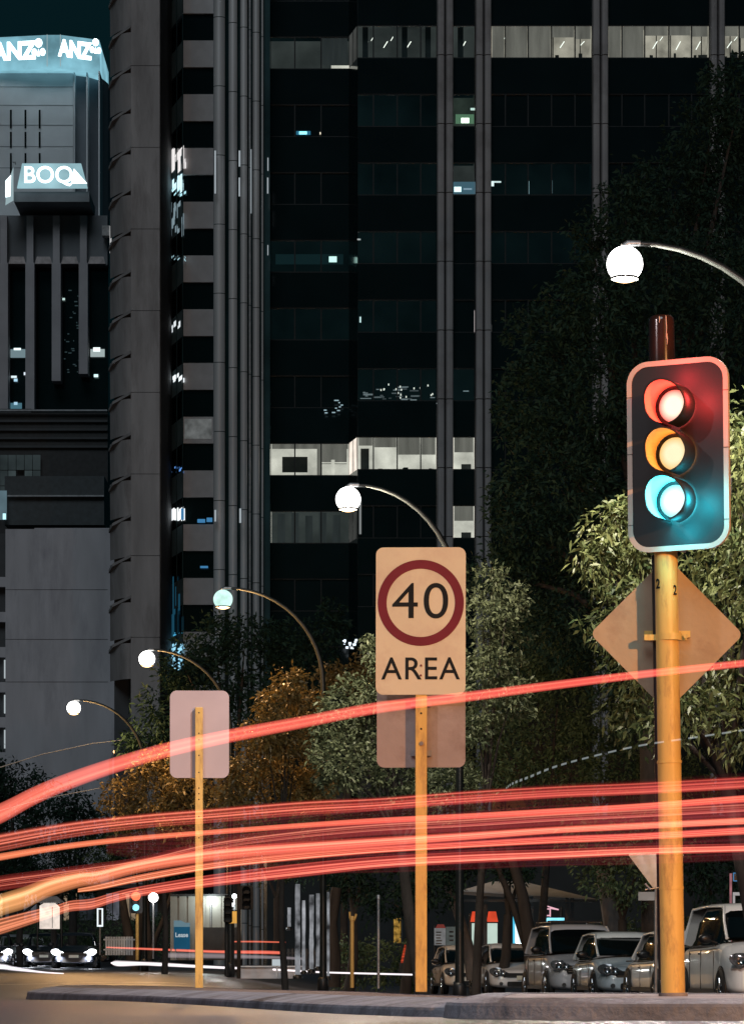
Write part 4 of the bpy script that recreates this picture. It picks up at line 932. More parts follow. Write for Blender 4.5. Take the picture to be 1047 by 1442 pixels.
# ------------------------------------------------------------------ cars
def car(label, px, d, yaw, paint, L=4.3, W=1.74, H=1.48, hood=.66, kind='hatch', lit=False, z=None, group='cars parked along the kerb', rack=False):
    """px,d: middle of the nose; nose points to -Y before yaw"""
    x = PX(px, d); z = float(gz(x, d)) if z is None else z
    root = thing('parked_car' if not lit else 'waiting_car', label, 'car', (x, d, z), yaw, group)
    T = Matrix.Translation((x, d, z)) @ Matrix.Rotation(yaw, 4, 'Z')
    def mk(mb, name, mat, par=root, sub=0, bev=0):
        mb.v = [tuple(T @ Vector(v)) for v in mb.v]; o = mb.build(name, mat, par)
        if sub: q = o.modifiers.new('s', 'SUBSURF'); q.levels = q.render_levels = sub
        if bev: bevel(o, bev)
        return o
    w = W/2; zb = .2; belt = H*.60; hf = H*.47; hb = H*hood
    ws = 1.0 if kind != 'ute' else 1.15           # windscreen base
    # lower body: y, halfwidth, top z, bottom z
    st = [(0, .62*w, hf*.86, zb+.08), (.05, .80*w, hf*.96, zb+.03), (.2, .93*w, hf*1.05, zb), (.55, .985*w, hf*1.12, zb), (ws, w, hb, zb), (ws+.9, w, belt+.03, zb), (L*.62, w, belt+.03, zb), (L*.85, .985*w, belt+.02, zb), (L-.12, .93*w, belt, zb+.04), (L, .84*w, belt-.12, zb+.12)]
    ring = lambda hw, zt, z0: [(-hw*.9, z0), (-hw, z0+.12), (-hw*1.0, (z0+zt)/2+.06), (-hw*.965, zt-.12), (-hw*.84, zt-.02), (-hw*.4, zt+.022), (hw*.4, zt+.022), (hw*.84, zt-.02), (hw*.965, zt-.12), (hw*1.0, (z0+zt)/2+.06), (hw, z0+.12), (hw*.9, z0)]
    m = MB(); vs = []
    for y, hw, zt, z0 in st: vs += [(a, y, b) for a, b in ring(hw, zt, z0)]
    n = 12
    fs = [(i*n+k, i*n+(k+1) % n, (i+1)*n+(k+1) % n, (i+1)*n+k) for i in range(len(st)-1) for k in range(n)]
    fs += [tuple(reversed(range(n))), tuple(range((len(st)-1)*n, len(st)*n))]
    m.add(vs, fs, True); body = mk(m, 'body', paint, sub=2)
    # shut lines of the doors and the dark sill, belt moulding
    for s in (-1, 1):
        m = MB()
        for yy in (ws+.38, ws+1.42, ws+2.35):
            if yy < L-.9: m.box(s*w*.995-.006, s*w*.995+.006, yy, yy+.012, zb+.12, belt-.1)
        m.box(s*w-.012, s*w+.012, .95+.3, L-1.2, zb+.05, zb+.13)
        m.box(s*w*.975-.012, s*w*.975+.012, ws+.3, L-.6, belt-.03, belt-.005)
        mk(m, 'door_seam', M['plastic'], body)
    # greenhouse
    rt = H-.03; rs = ws+.62+(.1 if kind == 'suv' else .25); re = L-(.55 if kind in ('hatch',) else (.35 if kind == 'suv' else 1.25))
    ce = L-.12 if kind in ('hatch', 'suv') else L-.75
    g = [(ws-.06, .80*w, .80*w, hb+.0, hb+.02), (ws+.1, .84*w, .82*w, hb-.03, hb+.1), (rs, .9*w, .70*w, belt-.02, rt-.035), ((rs+re)/2, .92*w, .72*w, belt-.02, rt), (re, .9*w, .70*w, belt-.02, rt-.03), (ce, .82*w, .72*w, belt-.03, belt+.1)]
    m = MB(); vs = []
    for y, w0, w1, z0, z1 in g: vs += [(-w0, y, z0), (-(w0*.45+w1*.55), y, z0+(z1-z0)*.6), (-w1, y, z1-.03), (-w1*.85, y, z1), (w1*.85, y, z1), (w1, y, z1-.03), ((w0*.45+w1*.55), y, z0+(z1-z0)*.6), (w0, y, z0)]
    n = 8; fs = [(i*n+k, i*n+k+1, (i+1)*n+k+1, (i+1)*n+k) for i in range(len(g)-1) for k in range(n-1)]
    m.add(vs, fs, True); m.add([vs[i] for i in range(n)], [tuple(reversed(range(n)))]); mk(m, 'window_glass', M['car_glass'])
    # roof and pillars
    m = MB(); vs = []
    rg = [(rs-.16, .715*w, rt-.12), (rs-.1, .705*w, rt-.055), (rs+.15, .715*w, rt+.002), ((rs+re)/2, .73*w, rt+.02), (re-.1, .71*w, rt), (re+.08, .69*w, rt-.05)]
    for y, hw, zz in rg: vs += [(-hw-.03, y, zz-.05), (-hw*.9, y, zz+.004), (-hw*.45, y, zz+.022), (hw*.45, y, zz+.022), (hw*.9, y, zz+.004), (hw+.03, y, zz-.05)]
    n = 6; m.add(vs, [(i*n+k, i*n+k+1, (i+1)*n+k+1, (i+1)*n+k) for i in range(len(rg)-1) for k in range(n-1)], True)
    mk(m, 'roof', paint)
    m = MB()
    for s in (-1, 1):
        m.tube([(s*.84*w, ws-.02, hb), (s*.80*w, (ws+rs)/2, (hb+rt)/2+.0), (s*.725*w, rs-.03, rt-.04), (s*.74*w, (rs+re)/2, rt-.02), (s*.72*w, re, rt-.05), (s*.84*w, ce, belt+.04)], [.03, .024, .024, .02, .03, .06], 6)
    mk(m, 'pillar', paint)
    # wheels
    for s in (-1, 1):
        for yy in (.82, L-.8):
            r = .31 if kind == 'hatch' else .33
            a = MB(); a.plate(circle(r+.055, 28, yy, r+.0), .012, Matrix.Translation((s*(w*.995), 0, 0)) @ Matrix.Rotation(R(90), 4, 'Z') @ Matrix.Translation((0, -.006, 0)))
            mk(a, 'wheel_arch', M['plastic'])
            t = MB(); prof = [(r*.6, -.09), (r*.93, -.1), (r, -.07), (r, .07), (r*.93, .1), (r*.6, .09)]; k_ = 26; vs = []
            for pr, pz in prof: vs += [Vector((s*(w-.07)+pz, yy+pr*math.cos(2*math.pi*k/k_), r+pr*math.sin(2*math.pi*k/k_))) for k in range(k_)]
            t.add(vs, [(i*k_+k, i*k_+(k+1) % k_, (i+1)*k_+(k+1) % k_, (i+1)*k_+k) for i in range(5) for k in range(k_)], True)
            wh = mk(t, 'wheel', M['tyre'])
            q = MB(); q.plate(circle(r*.3, 16, yy, r), .02, Matrix.Translation((s*(w+.01), 0, 0)) @ Matrix.Rotation(R(90), 4, 'Z'))
            for k in range(5):
                aa = 2*math.pi*k/5; q.tube([(s*(w+.012), yy, r), (s*(w+.008), yy+r*.58*math.cos(aa), r+r*.58*math.sin(aa))], .03, 5)
            mk(q, 'rim', M['chrome'], wh)
    # headlamps: swept teardrops wrapped round the corners
    for s in (-1, 1):
        m = MB(); n = 20; vs = []
        for k in range(n):
            a = 2*math.pi*k/n; u = .27*math.cos(a); v = .12*math.sin(a)*(1.15 if math.cos(a) > 0 else .7)+.05*math.cos(a)
            xx = .72*w+u; yb_ = .03+(.30 if kind != 'suv' else .2)*max(0, (xx/w-.5))**1.5
            vs.append((s*xx, yb_-.015, hf*.93+v+(.0)))
        cen = (s*.74*w, .0, hf*.94)
        m.add(vs+[cen], [(k, (k+1) % n, n) if s < 0 else ((k+1) % n, k, n) for k in range(n)], True)
        hd = mk(m, 'headlamp', M['white_light'] if lit else M['lens_clear'])
        m = MB()
        for dx in (-.07, .07): m.lathe([(.001, 0), (.05, .0), (.056, -.02), (.04, -.035), (.001, -.03)], (0, 0, 0), 14)
        if not lit:
            m = MB()
            for dx in (-.09, .08):
                vs = []; k_ = 14
                for pr, py_ in ((.074, -.045), (.05, -.015), (.001, -.0)):
                    vs += [(s*(.74*w+dx)+pr*math.cos(2*math.pi*k/k_), py_-.0, hf*.94+pr*math.sin(2*math.pi*k/k_)) for k in range(k_)]
                m.add(vs, [(i*k_+k, i*k_+(k+1) % k_, (i+1)*k_+(k+1) % k_, (i+1)*k_+k) for i in range(2) for k in range(k_)], True)
            mk(m, 'reflector', M['chrome'], hd)
        if lit:
            pos = T @ Vector((s*.72*w, -.12, hf*.93)); light('headlamp_light', pos, 700, (1, .97, .95), root, .06, 'SPOT', spot_size=R(110), spot_blend=.6)
            root.children[-1].rotation_euler = (R(84), 0, R(0)+R(180)+yaw) if False else (R(80), 0, R(180)+yaw)
    # grille, lower intake, plate
    m = MB(); m.plate(rrect(.62*W, .12 if kind != 'suv' else .19, .04, 4, 0, hf*.84), .03, Matrix.Translation((0, -.012, 0))); gr = mk(m, 'grille', M['plastic'])
    m = MB()
    for k in range(3 if kind == 'suv' else 1): m.box(-.29*W, .29*W, -.022, -.013, hf*.84-.05+k*.05, hf*.84-.038+k*.05)
    mk(m, 'grille_bar', M['chrome'], gr)
    m = MB(); m.plate(rrect(.5*W, .13, .04, 4, 0, .33), .03, Matrix.Translation((0, -.01, 0))); mk(m, 'intake', M['plastic'])
    m = MB(); m.box(-.19, .19, -.03, -.018, .44, .55); mk(m, 'number_plate', M['plate'])
    for s in (-1, 1):
        m = MB(); m.plate(circle(.05, 14, s*.68*w, .34), .02, Matrix.Translation((0, .012, 0))); mk(m, 'fog_lamp', M['lens_clear'])
        # door mirror
        m = MB(); vs = []; k_ = 10
        for yy, rr_ in ((-.06, .04), (-.04, .085), (.02, .1), (.07, .08)):
            vs += [(s*(w+.11)+1.35*rr_*math.cos(2*math.pi*k/k_), ws+.45+yy, belt+.1+.85*rr_*math.sin(2*math.pi*k/k_)) for k in range(k_)]
        m.add(vs, [(i*k_+k, i*k_+(k+1) % k_, (i+1)*k_+(k+1) % k_, (i+1)*k_+k) for i in range(3) for k in range(k_)]+[tuple(reversed(range(k_))), tuple(range(3*k_, 4*k_))], True)
        m.tube([(s*(w-.08), ws+.45, belt+.03), (s*(w+.06), ws+.45, belt+.08)], .025, 6); mk(m, 'mirror', M['plastic'] if kind != 'hatch' else M['plastic'])
        # door seams and handles
        m = MB(); m.box(s*w*1.002-.004, s*w*1.002+.004, ws+1.45, ws+1.6, belt-.16, belt-.13); m.box(s*w*1.002-.004, s*w*1.002+.004, ws+2.2, ws+2.35, belt-.16, belt-.13); mk(m, 'door_handle', M['chrome'])
    if rack:
        m = MB()
        for s in (-1, 1): m.tube([(s*.66*w, rs+.2, rt+.02), (s*.66*w, rs+.3, rt+.08), (s*.66*w, re-.2, rt+.08), (s*.66*w, re-.1, rt+.02)], .018, 6)
        for yy in (rs+.5, re-.5): m.tube([(-.7*w, yy, rt+.1), (.7*w, yy, rt+.1)], .02, 6)
        mk(m, 'roof_rack', M['plastic'])
    return root
def paint(name, col, metal=.5, rough=.3): return principled(name, [min(.85, c*1.45) for c in col], rough, metal*.15, var=.06, scale=2, coat=1.)
PNT = {'white': paint('white_paint', (.62, .63, .62), 0, .3), 'silver': paint('silver_paint', (.5, .51, .53), .6), 'cream': paint('cream_paint', (.55, .48, .4), .3), 'slate': paint('slate_paint', (.3, .31, .34), .6), 'blue': paint('blue_silver_paint', (.42, .47, .5), .45), 'dark': paint('dark_paint', (.012, .014, .02), .4)}
G = -.335
car('cream hatchback just right of the speed sign post', 668, 104, R(6), PNT['cream'], 4.1, 1.72, 1.46, kind='hatch', z=G)
car('silver sedan between the cream hatchback and the slate wagon', 737, 93.5, R(6), PNT['silver'], 4.6, 1.76, 1.42, kind='sedan', z=G)
car('tall slate grey wagon with a roof rack', 832, 80, R(6.5), PNT['slate'], 4.6, 1.82, 1.74, .62, 'suv', z=G, rack=True)
car('pale blue hatchback right of the slate wagon', 902, 73, R(6.5), PNT['blue'], 3.9, 1.72, 1.48, kind='hatch', z=G)
car('silver sedan partly hidden by the yellow signal pole', 1000, 66, R(6.5), PNT['silver'], 4.5, 1.76, 1.42, kind='sedan', z=G)
car('white tall car cut by the right frame edge', 1106, 58, R(6.5), PNT['white'], 4.6, 1.84, 1.78, .66, 'suv', z=G)
def zl(px, d): return float(gz(PX(px, d), d))
car('white car with dazzling headlamps, third in the far queue', 40, 176, R(3), PNT['white'], 4.4, 1.74, 1.46, kind='hatch', lit=True, group='cars waiting at the far end of the road')
car('dark low car behind the right hand blazing headlamp', 134, 168, R(2), PNT['dark'], 4.5, 1.76, 1.42, kind='sedan', group='cars waiting at the far end of the road')
car('dark car with both headlamps blazing at the far end of the road', 104, 140, R(2), PNT['dark'], 4.4, 1.74, 1.46, kind='hatch', lit=True, group='cars waiting at the far end of the road')
car('dark car waiting behind and left of the one with blazing headlamps', 62, 152, R(4), PNT['dark'], 4.4, 1.74, 1.5, kind='suv', lit=True, group='cars waiting at the far end of the road')
car('silver car glinting at the left frame edge', 22, 160, R(4), PNT['silver'], 4.4, 1.74, 1.5, kind='hatch', lit=True, group='cars waiting at the far end of the road')
car('dark car half out of the frame at the far left', -12, 150, R(4), PNT['dark'], 4.4, 1.74, 1.5, kind='hatch', lit=True, group='cars waiting at the far end of the road')

# ------------------------------------------------------------------ far street furniture
def simple_post(name, label, cat, px, y0, y1, d, r, mat, group=None):
    c = at(px, y0, d); root = thing(name, label, cat, (c.x, d, c.z), 0, group)
    MB().tube([c, at(px, y1, d)], r, 10).build('post', mat, root)
    MB().lathe([(r*1.3, 0), (r*1.3, .05), (r, .08)], at(px, y1, d)+Vector((0, 0, -.08)), 10).build('cap', mat, root)
    return root
ypaint = principled('yellow_post_paint', (.5, .3, .08), .5, var=.2)
def small_signal(label, px, ytop, ybot, d, w, h, lamps, pole_px, pole_y, polemat):
    c = at(px, (ytop+ybot)/2, d); root = thing('traffic_signal', label, 'traffic light', (PX(pole_px, d), d, PZ(pole_y, d)))
    MB().plate(rrect(w, h, .06, 5), .05, Matrix.Translation((c.x, d, c.z))).build('backing_board', M['board_black'], root)
    hb = MB().box(c.x-w*.28, c.x+w*.28, d+.05, d+.2, c.z-h*.45, c.z+h*.45); hb.build('housing', M['board_black'], root)
    MB().tube([(PX(pole_px, d), d+.12, PZ(pole_y, d)), (PX(pole_px, d), d+.12, PZ(ytop-3, d))], .055, 10).build('pole', polemat, root)
    for ly, col, s, r in lamps:
        p = at(px, ly, d-.02); MB().lathe([(.001, .0), (.001, 0)], p, 4)
        m = MB().plate(circle(r, 18), .02, Matrix.Translation((p.x, d-.03, p.z))); m.build('lens', emis('small_lens', col, s), root)
    vs = MB()
    for k in range(3):
        z = c.z+h*(.3-.3*k); vs.tube([(c.x, d-.14, z), (c.x, d-.0, z)], .11, 12, caps=False)
    vs.build('visor', M['board_black'], root)
small_signal('small distant traffic signal with red and green lamps lit', 191.5, 1254, 1286, 118, .44, .76, ((1262, (1, .13, .06), 2.2, .15), (1278, (.3, .8, 1), 1.6, .11)), 193, 1352, ypaint)
small_signal('dark back of a small signal above the yellow box', 347, 1247, 1281, 94, .36, .64, (), 336, 1378, M['bark'])
small_signal('black signal on a slim post left of the yellow box', 321, 1263, 1300, 92, .22, .68, (), 319, 1375, M['dark_metal'])
def star_lamp(label, px, py, d, r, col, ybase, s=8):
    c = at(px, py, d); root = thing('path_lamp', label, 'lamp', (c.x, d, PZ(ybase, d)), 0, 'small white lamps beyond the road')
    n = 10; MB().lathe([(max(.001, r*math.sin(math.pi*k/n)), r*math.cos(math.pi*k/n)) for k in range(n+1)], c, 16).build('lamp_head', emis('path_lamp_glow', col, s), root)
    MB().tube([(c.x, d, PZ(ybase, d)), (c.x, d, c.z-r)], .035, 8).build('pole', M['steel'], root)
    light('path_lamp_light', c+Vector((0, -.6, 0)), 60, col, root, .1)
star_lamp('small white lamp beside the red and green signal', 216, 1264, 117, .16, (1, .97, .95), 1350)
star_lamp('small white lamp over the dark hoarding', 297, 1268, 112, .11, (.9, 1, .97), 1306)
star_lamp('tiny white lamp above the yellow box', 330, 1262, 100, .07, (.9, 1, 1), 1300, 5)
star_lamp('second tiny white lamp left of the yellow box', 326, 1274, 99, .06, (1, 1, 1), 1300, 4)
def yellow_box():
    d = 98.; c = at(328.5, 1291, d); root = thing('yellow_box', 'small yellow box lit on a slim post', 'box', (c.x, d, PZ(1375, d)))
    o = MB().box(c.x-.11, c.x+.11, d-.1, d+.1, c.z-.18, c.z+.15); o.build('box_body', emis('yellow_lit_box', (1, .5, .1), .75, var=.2), root)
    MB().box(c.x-.12, c.x+.12, d-.11, d+.11, c.z+.15, c.z+.18).build('lid', M['plastic'], root)
    MB().tube([(c.x, d, PZ(1375, d)), (c.x, d, c.z-.18)], .03, 8).build('pole', M['dark_metal'], root)
yellow_box()
def panels():
    d = 112.; root = thing('metal_hoarding', 'tall ribbed grey metal wall behind the blue Lease board', 'hoarding', (PX(256, d), d, PZ(1352, d)))
    m = MB(); x = PX(240, d)
    while x < PX(338, d):
        m.box(x, x+.2, d, d+.08, PZ(1352, d), PZ(1262, d)); m.box(x+.2, x+.28, d+.04, d+.08, PZ(1352, d), PZ(1262, d)); x += .28
    m.build('ribbed_panel', principled('hoarding_metal', (.2, .2, .18), .5, .2, var=.2, scale=.8), root)
    MB().box(PX(240, d), PX(338, d), d-.03, d+.1, PZ(1262, d)+.001, PZ(1259, d)).build('top_rail', M['dark_metal'], root)
    MB().box(PX(282, d), PX(338, d), d-.2, d-.1, PZ(1352, d), PZ(1306, d)).build('lower_screen', M['dark_metal'], root)
    r2 = thing('lease_board', 'blue board reading Lease in front of the ribbed wall', 'sign', (PX(257, d), d-.4, PZ(1352, d)))
    MB().box(PX(246, d), PX(268.5, d), d-.45, d-.4, PZ(1337, d), PZ(1301, d)).build('board', emis('blue_board', (.02, .13, .24), .55, var=.1), r2)
    MB().plate([(PX(246, d)-PX(257, d), .0), (PX(268.5, d)-PX(257, d), 0), (PX(268.5, d)-PX(257, d), .13), (PX(262, d)-PX(257, d), .13), (PX(256, d)-PX(257, d), .2), (PX(246, d)-PX(257, d), .2)], .01, Matrix.Translation((PX(257, d), d-.47, PZ(1305.5, d)))).build('header', emis('board_header', (.3, .5, .6), .4), r2)
    text('lettering', 'Lease', .2, emis('board_letters', (.75, .85, .9), .6), Matrix.Translation((PX(257, d), d-.47, PZ(1317, d))), r2, .004, .004, .9)
    for px in (247.5, 267): MB().tube([at(px, 1352, d-.42), at(px, 1337, d-.42)], .025, 6).build('post', M['steel'], r2)
panels()
def lightbox():
    d = 138.; root = thing('bus_shelter', 'small shelter with a glowing cream poster panel', 'bus shelter', (PX(70, d), d, PZ(1330, d)))
    MB().plate([(PX(56, d)-PX(70, d), 0), (PX(84, d)-PX(70, d), 0), (PX(84, d)-PX(70, d), .85), (PX(78, d)-PX(70, d), 1.0), (PX(62, d)-PX(70, d), 1.0), (PX(56, d)-PX(70, d), .9)], .12, Matrix.Translation((PX(70, d), d, PZ(1308, d)))).build('poster_panel', emis('poster_glow', (1, .86, .76), .85, var=.25, scale=3), root)
    MB().box(PX(73.6, d), PX(74.4, d), d-.02, d-.003, PZ(1307, d), PZ(1277, d)).build('mullion', M['dark_metal'], root)
    m = MB(); 
    for px in (53, 87): m.tube([at(px, 1335, d+.2), at(px, 1270, d+.2)], .04, 6)
    m.build('post', M['dark_metal'], root)
    m = MB(); m.add([(PX(50, d), d-.5, PZ(1271, d)), (PX(90, d), d-.5, PZ(1271, d)), (PX(90, d), d+1, PZ(1271, d)), (PX(50, d), d+1, PZ(1271, d)), (PX(60, d), d+.2, PZ(1262, d)), (PX(80, d), d+.2, PZ(1262, d))], [(0, 1, 5, 4), (1, 2, 5), (2, 3, 4, 5), (3, 0, 4), (3, 2, 1, 0)]); m.build('roof', principled('shelter_roof', (.3, .3, .31), .5), root)
lightbox()
def sign_outline():
    d = 128.; root = thing('slim_sign', 'slim upright sign outlined in white light', 'sign', (PX(141, d), d, PZ(1345, d)))
    MB().ring([(-.11, -.33), (.11, -.33), (.11, .33), (-.11, .33)], [(-.06, -.27), (.06, -.27), (.06, .29), (-.06, .29)], .03, Matrix.Translation(at(141, 1292, d))).build('lit_frame', emis('white_outline', (.85, .95, 1), 1.2), root)
    MB().box(PX(141, d)-.1, PX(141, d)+.1, d+.035, d+.06, PZ(1305, d), PZ(1279, d)).build('board', M['dark_metal'], root)
    MB().tube([at(141, 1345, d+.05), at(141, 1304, d+.05)], .04, 6).build('post', M['steel'], root)
sign_outline()
def picket(label, px0, px1, y0, y1, d, n, mat, group=None):
    root = thing('fence', label, 'fence', (PX((px0+px1)/2, d), d, PZ(y1, d)))
    m = MB()
    for i in range(n):
        x = PX(px0+(px1-px0)*i/(n-1), d); m.box(x-.035, x+.035, d, d+.03, PZ(y1, d), PZ(y0, d))
    m.build('picket', mat, root)
    m = MB(); h = PZ(y0, d)-PZ(y1, d)
    for t in (.25, .8): m.box(PX(px0, d)-.1, PX(px1, d)+.1, d+.031, d+.06, PZ(y1, d)+h*t, PZ(y1, d)+h*t+.05)
    m.build('rail', mat, root)
pale = principled('pale_fence', (.5, .5, .5), .6, var=.2)
picket('pale upright railing behind the car headlamps', 150, 186, 1319, 1345, 122, 11, pale)
picket('dark park railing beneath the palms', 396, 462, 1336, 1372, 104, 14, M['dark_metal'])
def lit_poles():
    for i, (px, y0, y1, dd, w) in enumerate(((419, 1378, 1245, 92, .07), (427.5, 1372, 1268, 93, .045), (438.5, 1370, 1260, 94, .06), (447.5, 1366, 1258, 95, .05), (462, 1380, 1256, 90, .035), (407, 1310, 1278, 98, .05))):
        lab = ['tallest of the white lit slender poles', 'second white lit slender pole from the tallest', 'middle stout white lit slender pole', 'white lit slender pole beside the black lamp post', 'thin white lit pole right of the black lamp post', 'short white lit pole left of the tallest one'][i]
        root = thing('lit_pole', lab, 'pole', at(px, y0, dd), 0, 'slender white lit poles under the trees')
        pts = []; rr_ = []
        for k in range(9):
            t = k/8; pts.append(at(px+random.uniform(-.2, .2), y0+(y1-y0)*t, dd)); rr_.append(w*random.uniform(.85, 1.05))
        MB().tube(pts, rr_, 8).build('pole_shaft', emis('lit_pole_glow', (.9, .93, 1), .24, var=.9, scale=2.2), root)  # light falling on the poles is put in as their own glow
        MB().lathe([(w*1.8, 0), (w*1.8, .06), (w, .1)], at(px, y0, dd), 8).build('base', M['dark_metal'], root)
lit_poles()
r_ = simple_post('yellow_post', 'thin yellow post with a forked top', 'post', 495.5, 1391, 1290, 62, .035, ypaint)
m = MB(); m.tube([at(495.5, 1300, 62), at(492.5, 1292, 62), at(492, 1284, 62)], .022, 6); m.tube([at(495.5, 1300, 62), at(500, 1292, 62), at(501.5, 1287, 62)], .022, 6); m.build('fork', ypaint, r_)
simple_post('grey_post', 'thin grey post right of the yellow forked post', 'post', 532.5, 1392, 1260, 66, .03, M['steel'])
def low_wall():
    d = 100.; root = thing('low_wall', 'low pale wall behind the slender white poles', 'wall', (PX(380, d), d, PZ(1378, d)))
    MB().box(PX(338, d), PX(424, d), d, d+.3, PZ(1378, d), PZ(1362, d)).build('wall_face', principled('pale_wall', (.45, .42, .42), .8, var=.2), root)
    MB().box(PX(336, d), PX(426, d), d-.05, d+.35, PZ(1362, d)+.001, PZ(1360, d)).build('coping', principled('pale_coping', (.5, .48, .47), .8), root)
    r = thing('white_sign_box', 'small white sign box on a stub post before the low wall', 'sign', (PX(390, d), d-.6, PZ(1378, d)))
    MB().box(PX(384, d), PX(396, d), d-.7, d-.6, PZ(1360, d), PZ(1351, d)).build('box_face', emis('white_box', (.85, .95, 1), .55), r)
    MB().tube([at(390, 1376, d-.65), at(390, 1360, d-.65)], .03, 6).build('post', pale, r)
low_wall()
def info_board():
    d = 112.; root = thing('info_board', 'grey information board with two panels of faded text', 'sign', (PX(626, d), d, PZ(1385, d)))
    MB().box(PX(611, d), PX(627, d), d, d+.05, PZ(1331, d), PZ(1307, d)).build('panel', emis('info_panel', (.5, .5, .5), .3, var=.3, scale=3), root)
    MB().box(PX(627.5, d), PX(641.5, d), d+.02, d+.06, PZ(1331, d), PZ(1305, d)).build('panel', emis('info_panel_dim', (.4, .45, .42), .16, var=.3, scale=3), root)
    t = MB()
    for k in range(5): t.box(PX(613.5, d), PX(613.5+random.uniform(6, 11), d), d-.01, d-.003, PZ(1312+k*4+1.6, d), PZ(1312+k*4, d))
    for k in range(3): t.box(PX(632, d), PX(638, d), d+.005, d+.012, PZ(1311+k*6+2.4, d), PZ(1311+k*6, d))
    t.build('text_line', M['plastic'], root)
    MB().plate([(-.16, 0), (.16, 0), (.1, .12), (-.1, .12)], .05, Matrix.Translation(at(620, 1307, d-.01))).build('panel_top', emis('info_red', (.5, .1, .08), .3), root)
    for px in (612, 640): MB().tube([at(px, 1385, d+.1), at(px, 1303, d+.1)], .04, 6).build('post', M['dark_metal'], root)
info_board()
def kiosk():
    d = 110.; root = thing('kiosk', 'kiosk with a red band over pale lit panels', 'kiosk', (PX(682, d), d, PZ(1390, d)))
    MB().box(PX(661, d), PX(700, d), d+.3, d+1.5, PZ(1390, d), PZ(1286, d)).build('kiosk_body', M['dark_metal'], root)
    redm = emis('kiosk_red', (1, .1, .04), .75, var=.25)
    m = MB()
    for a, b in ((662, 674), (685, 701)):
        m.plate([(PX(a, d)-PX(a, d), 0), (PX(b, d)-PX(a, d), 0), (PX(b-3, d)-PX(a, d), .32), (PX(a+2.5, d)-PX(a, d), .32)], .1, Matrix.Translation((PX(a, d), d+.1, PZ(1298, d))))
    m.build('red_band', redm, root)
    m = MB()
    for a, b in ((664, 674), (686, 700)): m.box(PX(a, d), PX(b, d), d+.1, d+.2, PZ(1333, d), PZ(1300, d))
    m.build('lit_panel', emis('kiosk_panel', (.8, 1, .88), .62, var=.1), root)
    MB().box(PX(675, d), PX(684, d), d, d+.15, PZ(1390, d), PZ(1275, d)).build('pillar', M['dark_metal'], root)
kiosk()
def umbrella_roof():
    d = 104.; root = thing('shade_roof', 'pale shallow pitched shade roof on dark posts', 'shelter', (PX(740, d), d, PZ(1390, d)))
    X = lambda p: PX(p, d); Z = lambda y: PZ(y, d)
    m = MB(); m.add([(X(644), d-1, Z(1256)), (X(840), d-1, Z(1268)), (X(840), d+3, Z(1268)), (X(644), d+3, Z(1256)), (X(694), d+1, Z(1240)), (X(738), d+1, Z(1240))], [(0, 1, 5, 4), (1, 2, 5), (2, 3, 4, 5), (3, 0, 4)])
    m.build('canopy', canopy_cloth, root)
    MB().box(X(650), X(838), d-1.05, d-.95, Z(1271), Z(1267.5)).build('edge_beam', M['dark_metal'], root)
    m = MB()
    for p in (683, 748, 798, 805): m.box(X(p)-.05, X(p)+.05, d, d+.1, Z(1390), Z(1262))
    m.build('post', M['dark_metal'], root)
canopy_cloth = principled('canopy_cloth', (.6, .62, .64), .8, var=.1)
umbrella_roof()
c_ = at(742, 1320, 101); light('shelter_glow', (c_.x, 101, c_.z), 1, (1, 1, 1), None) if False else None
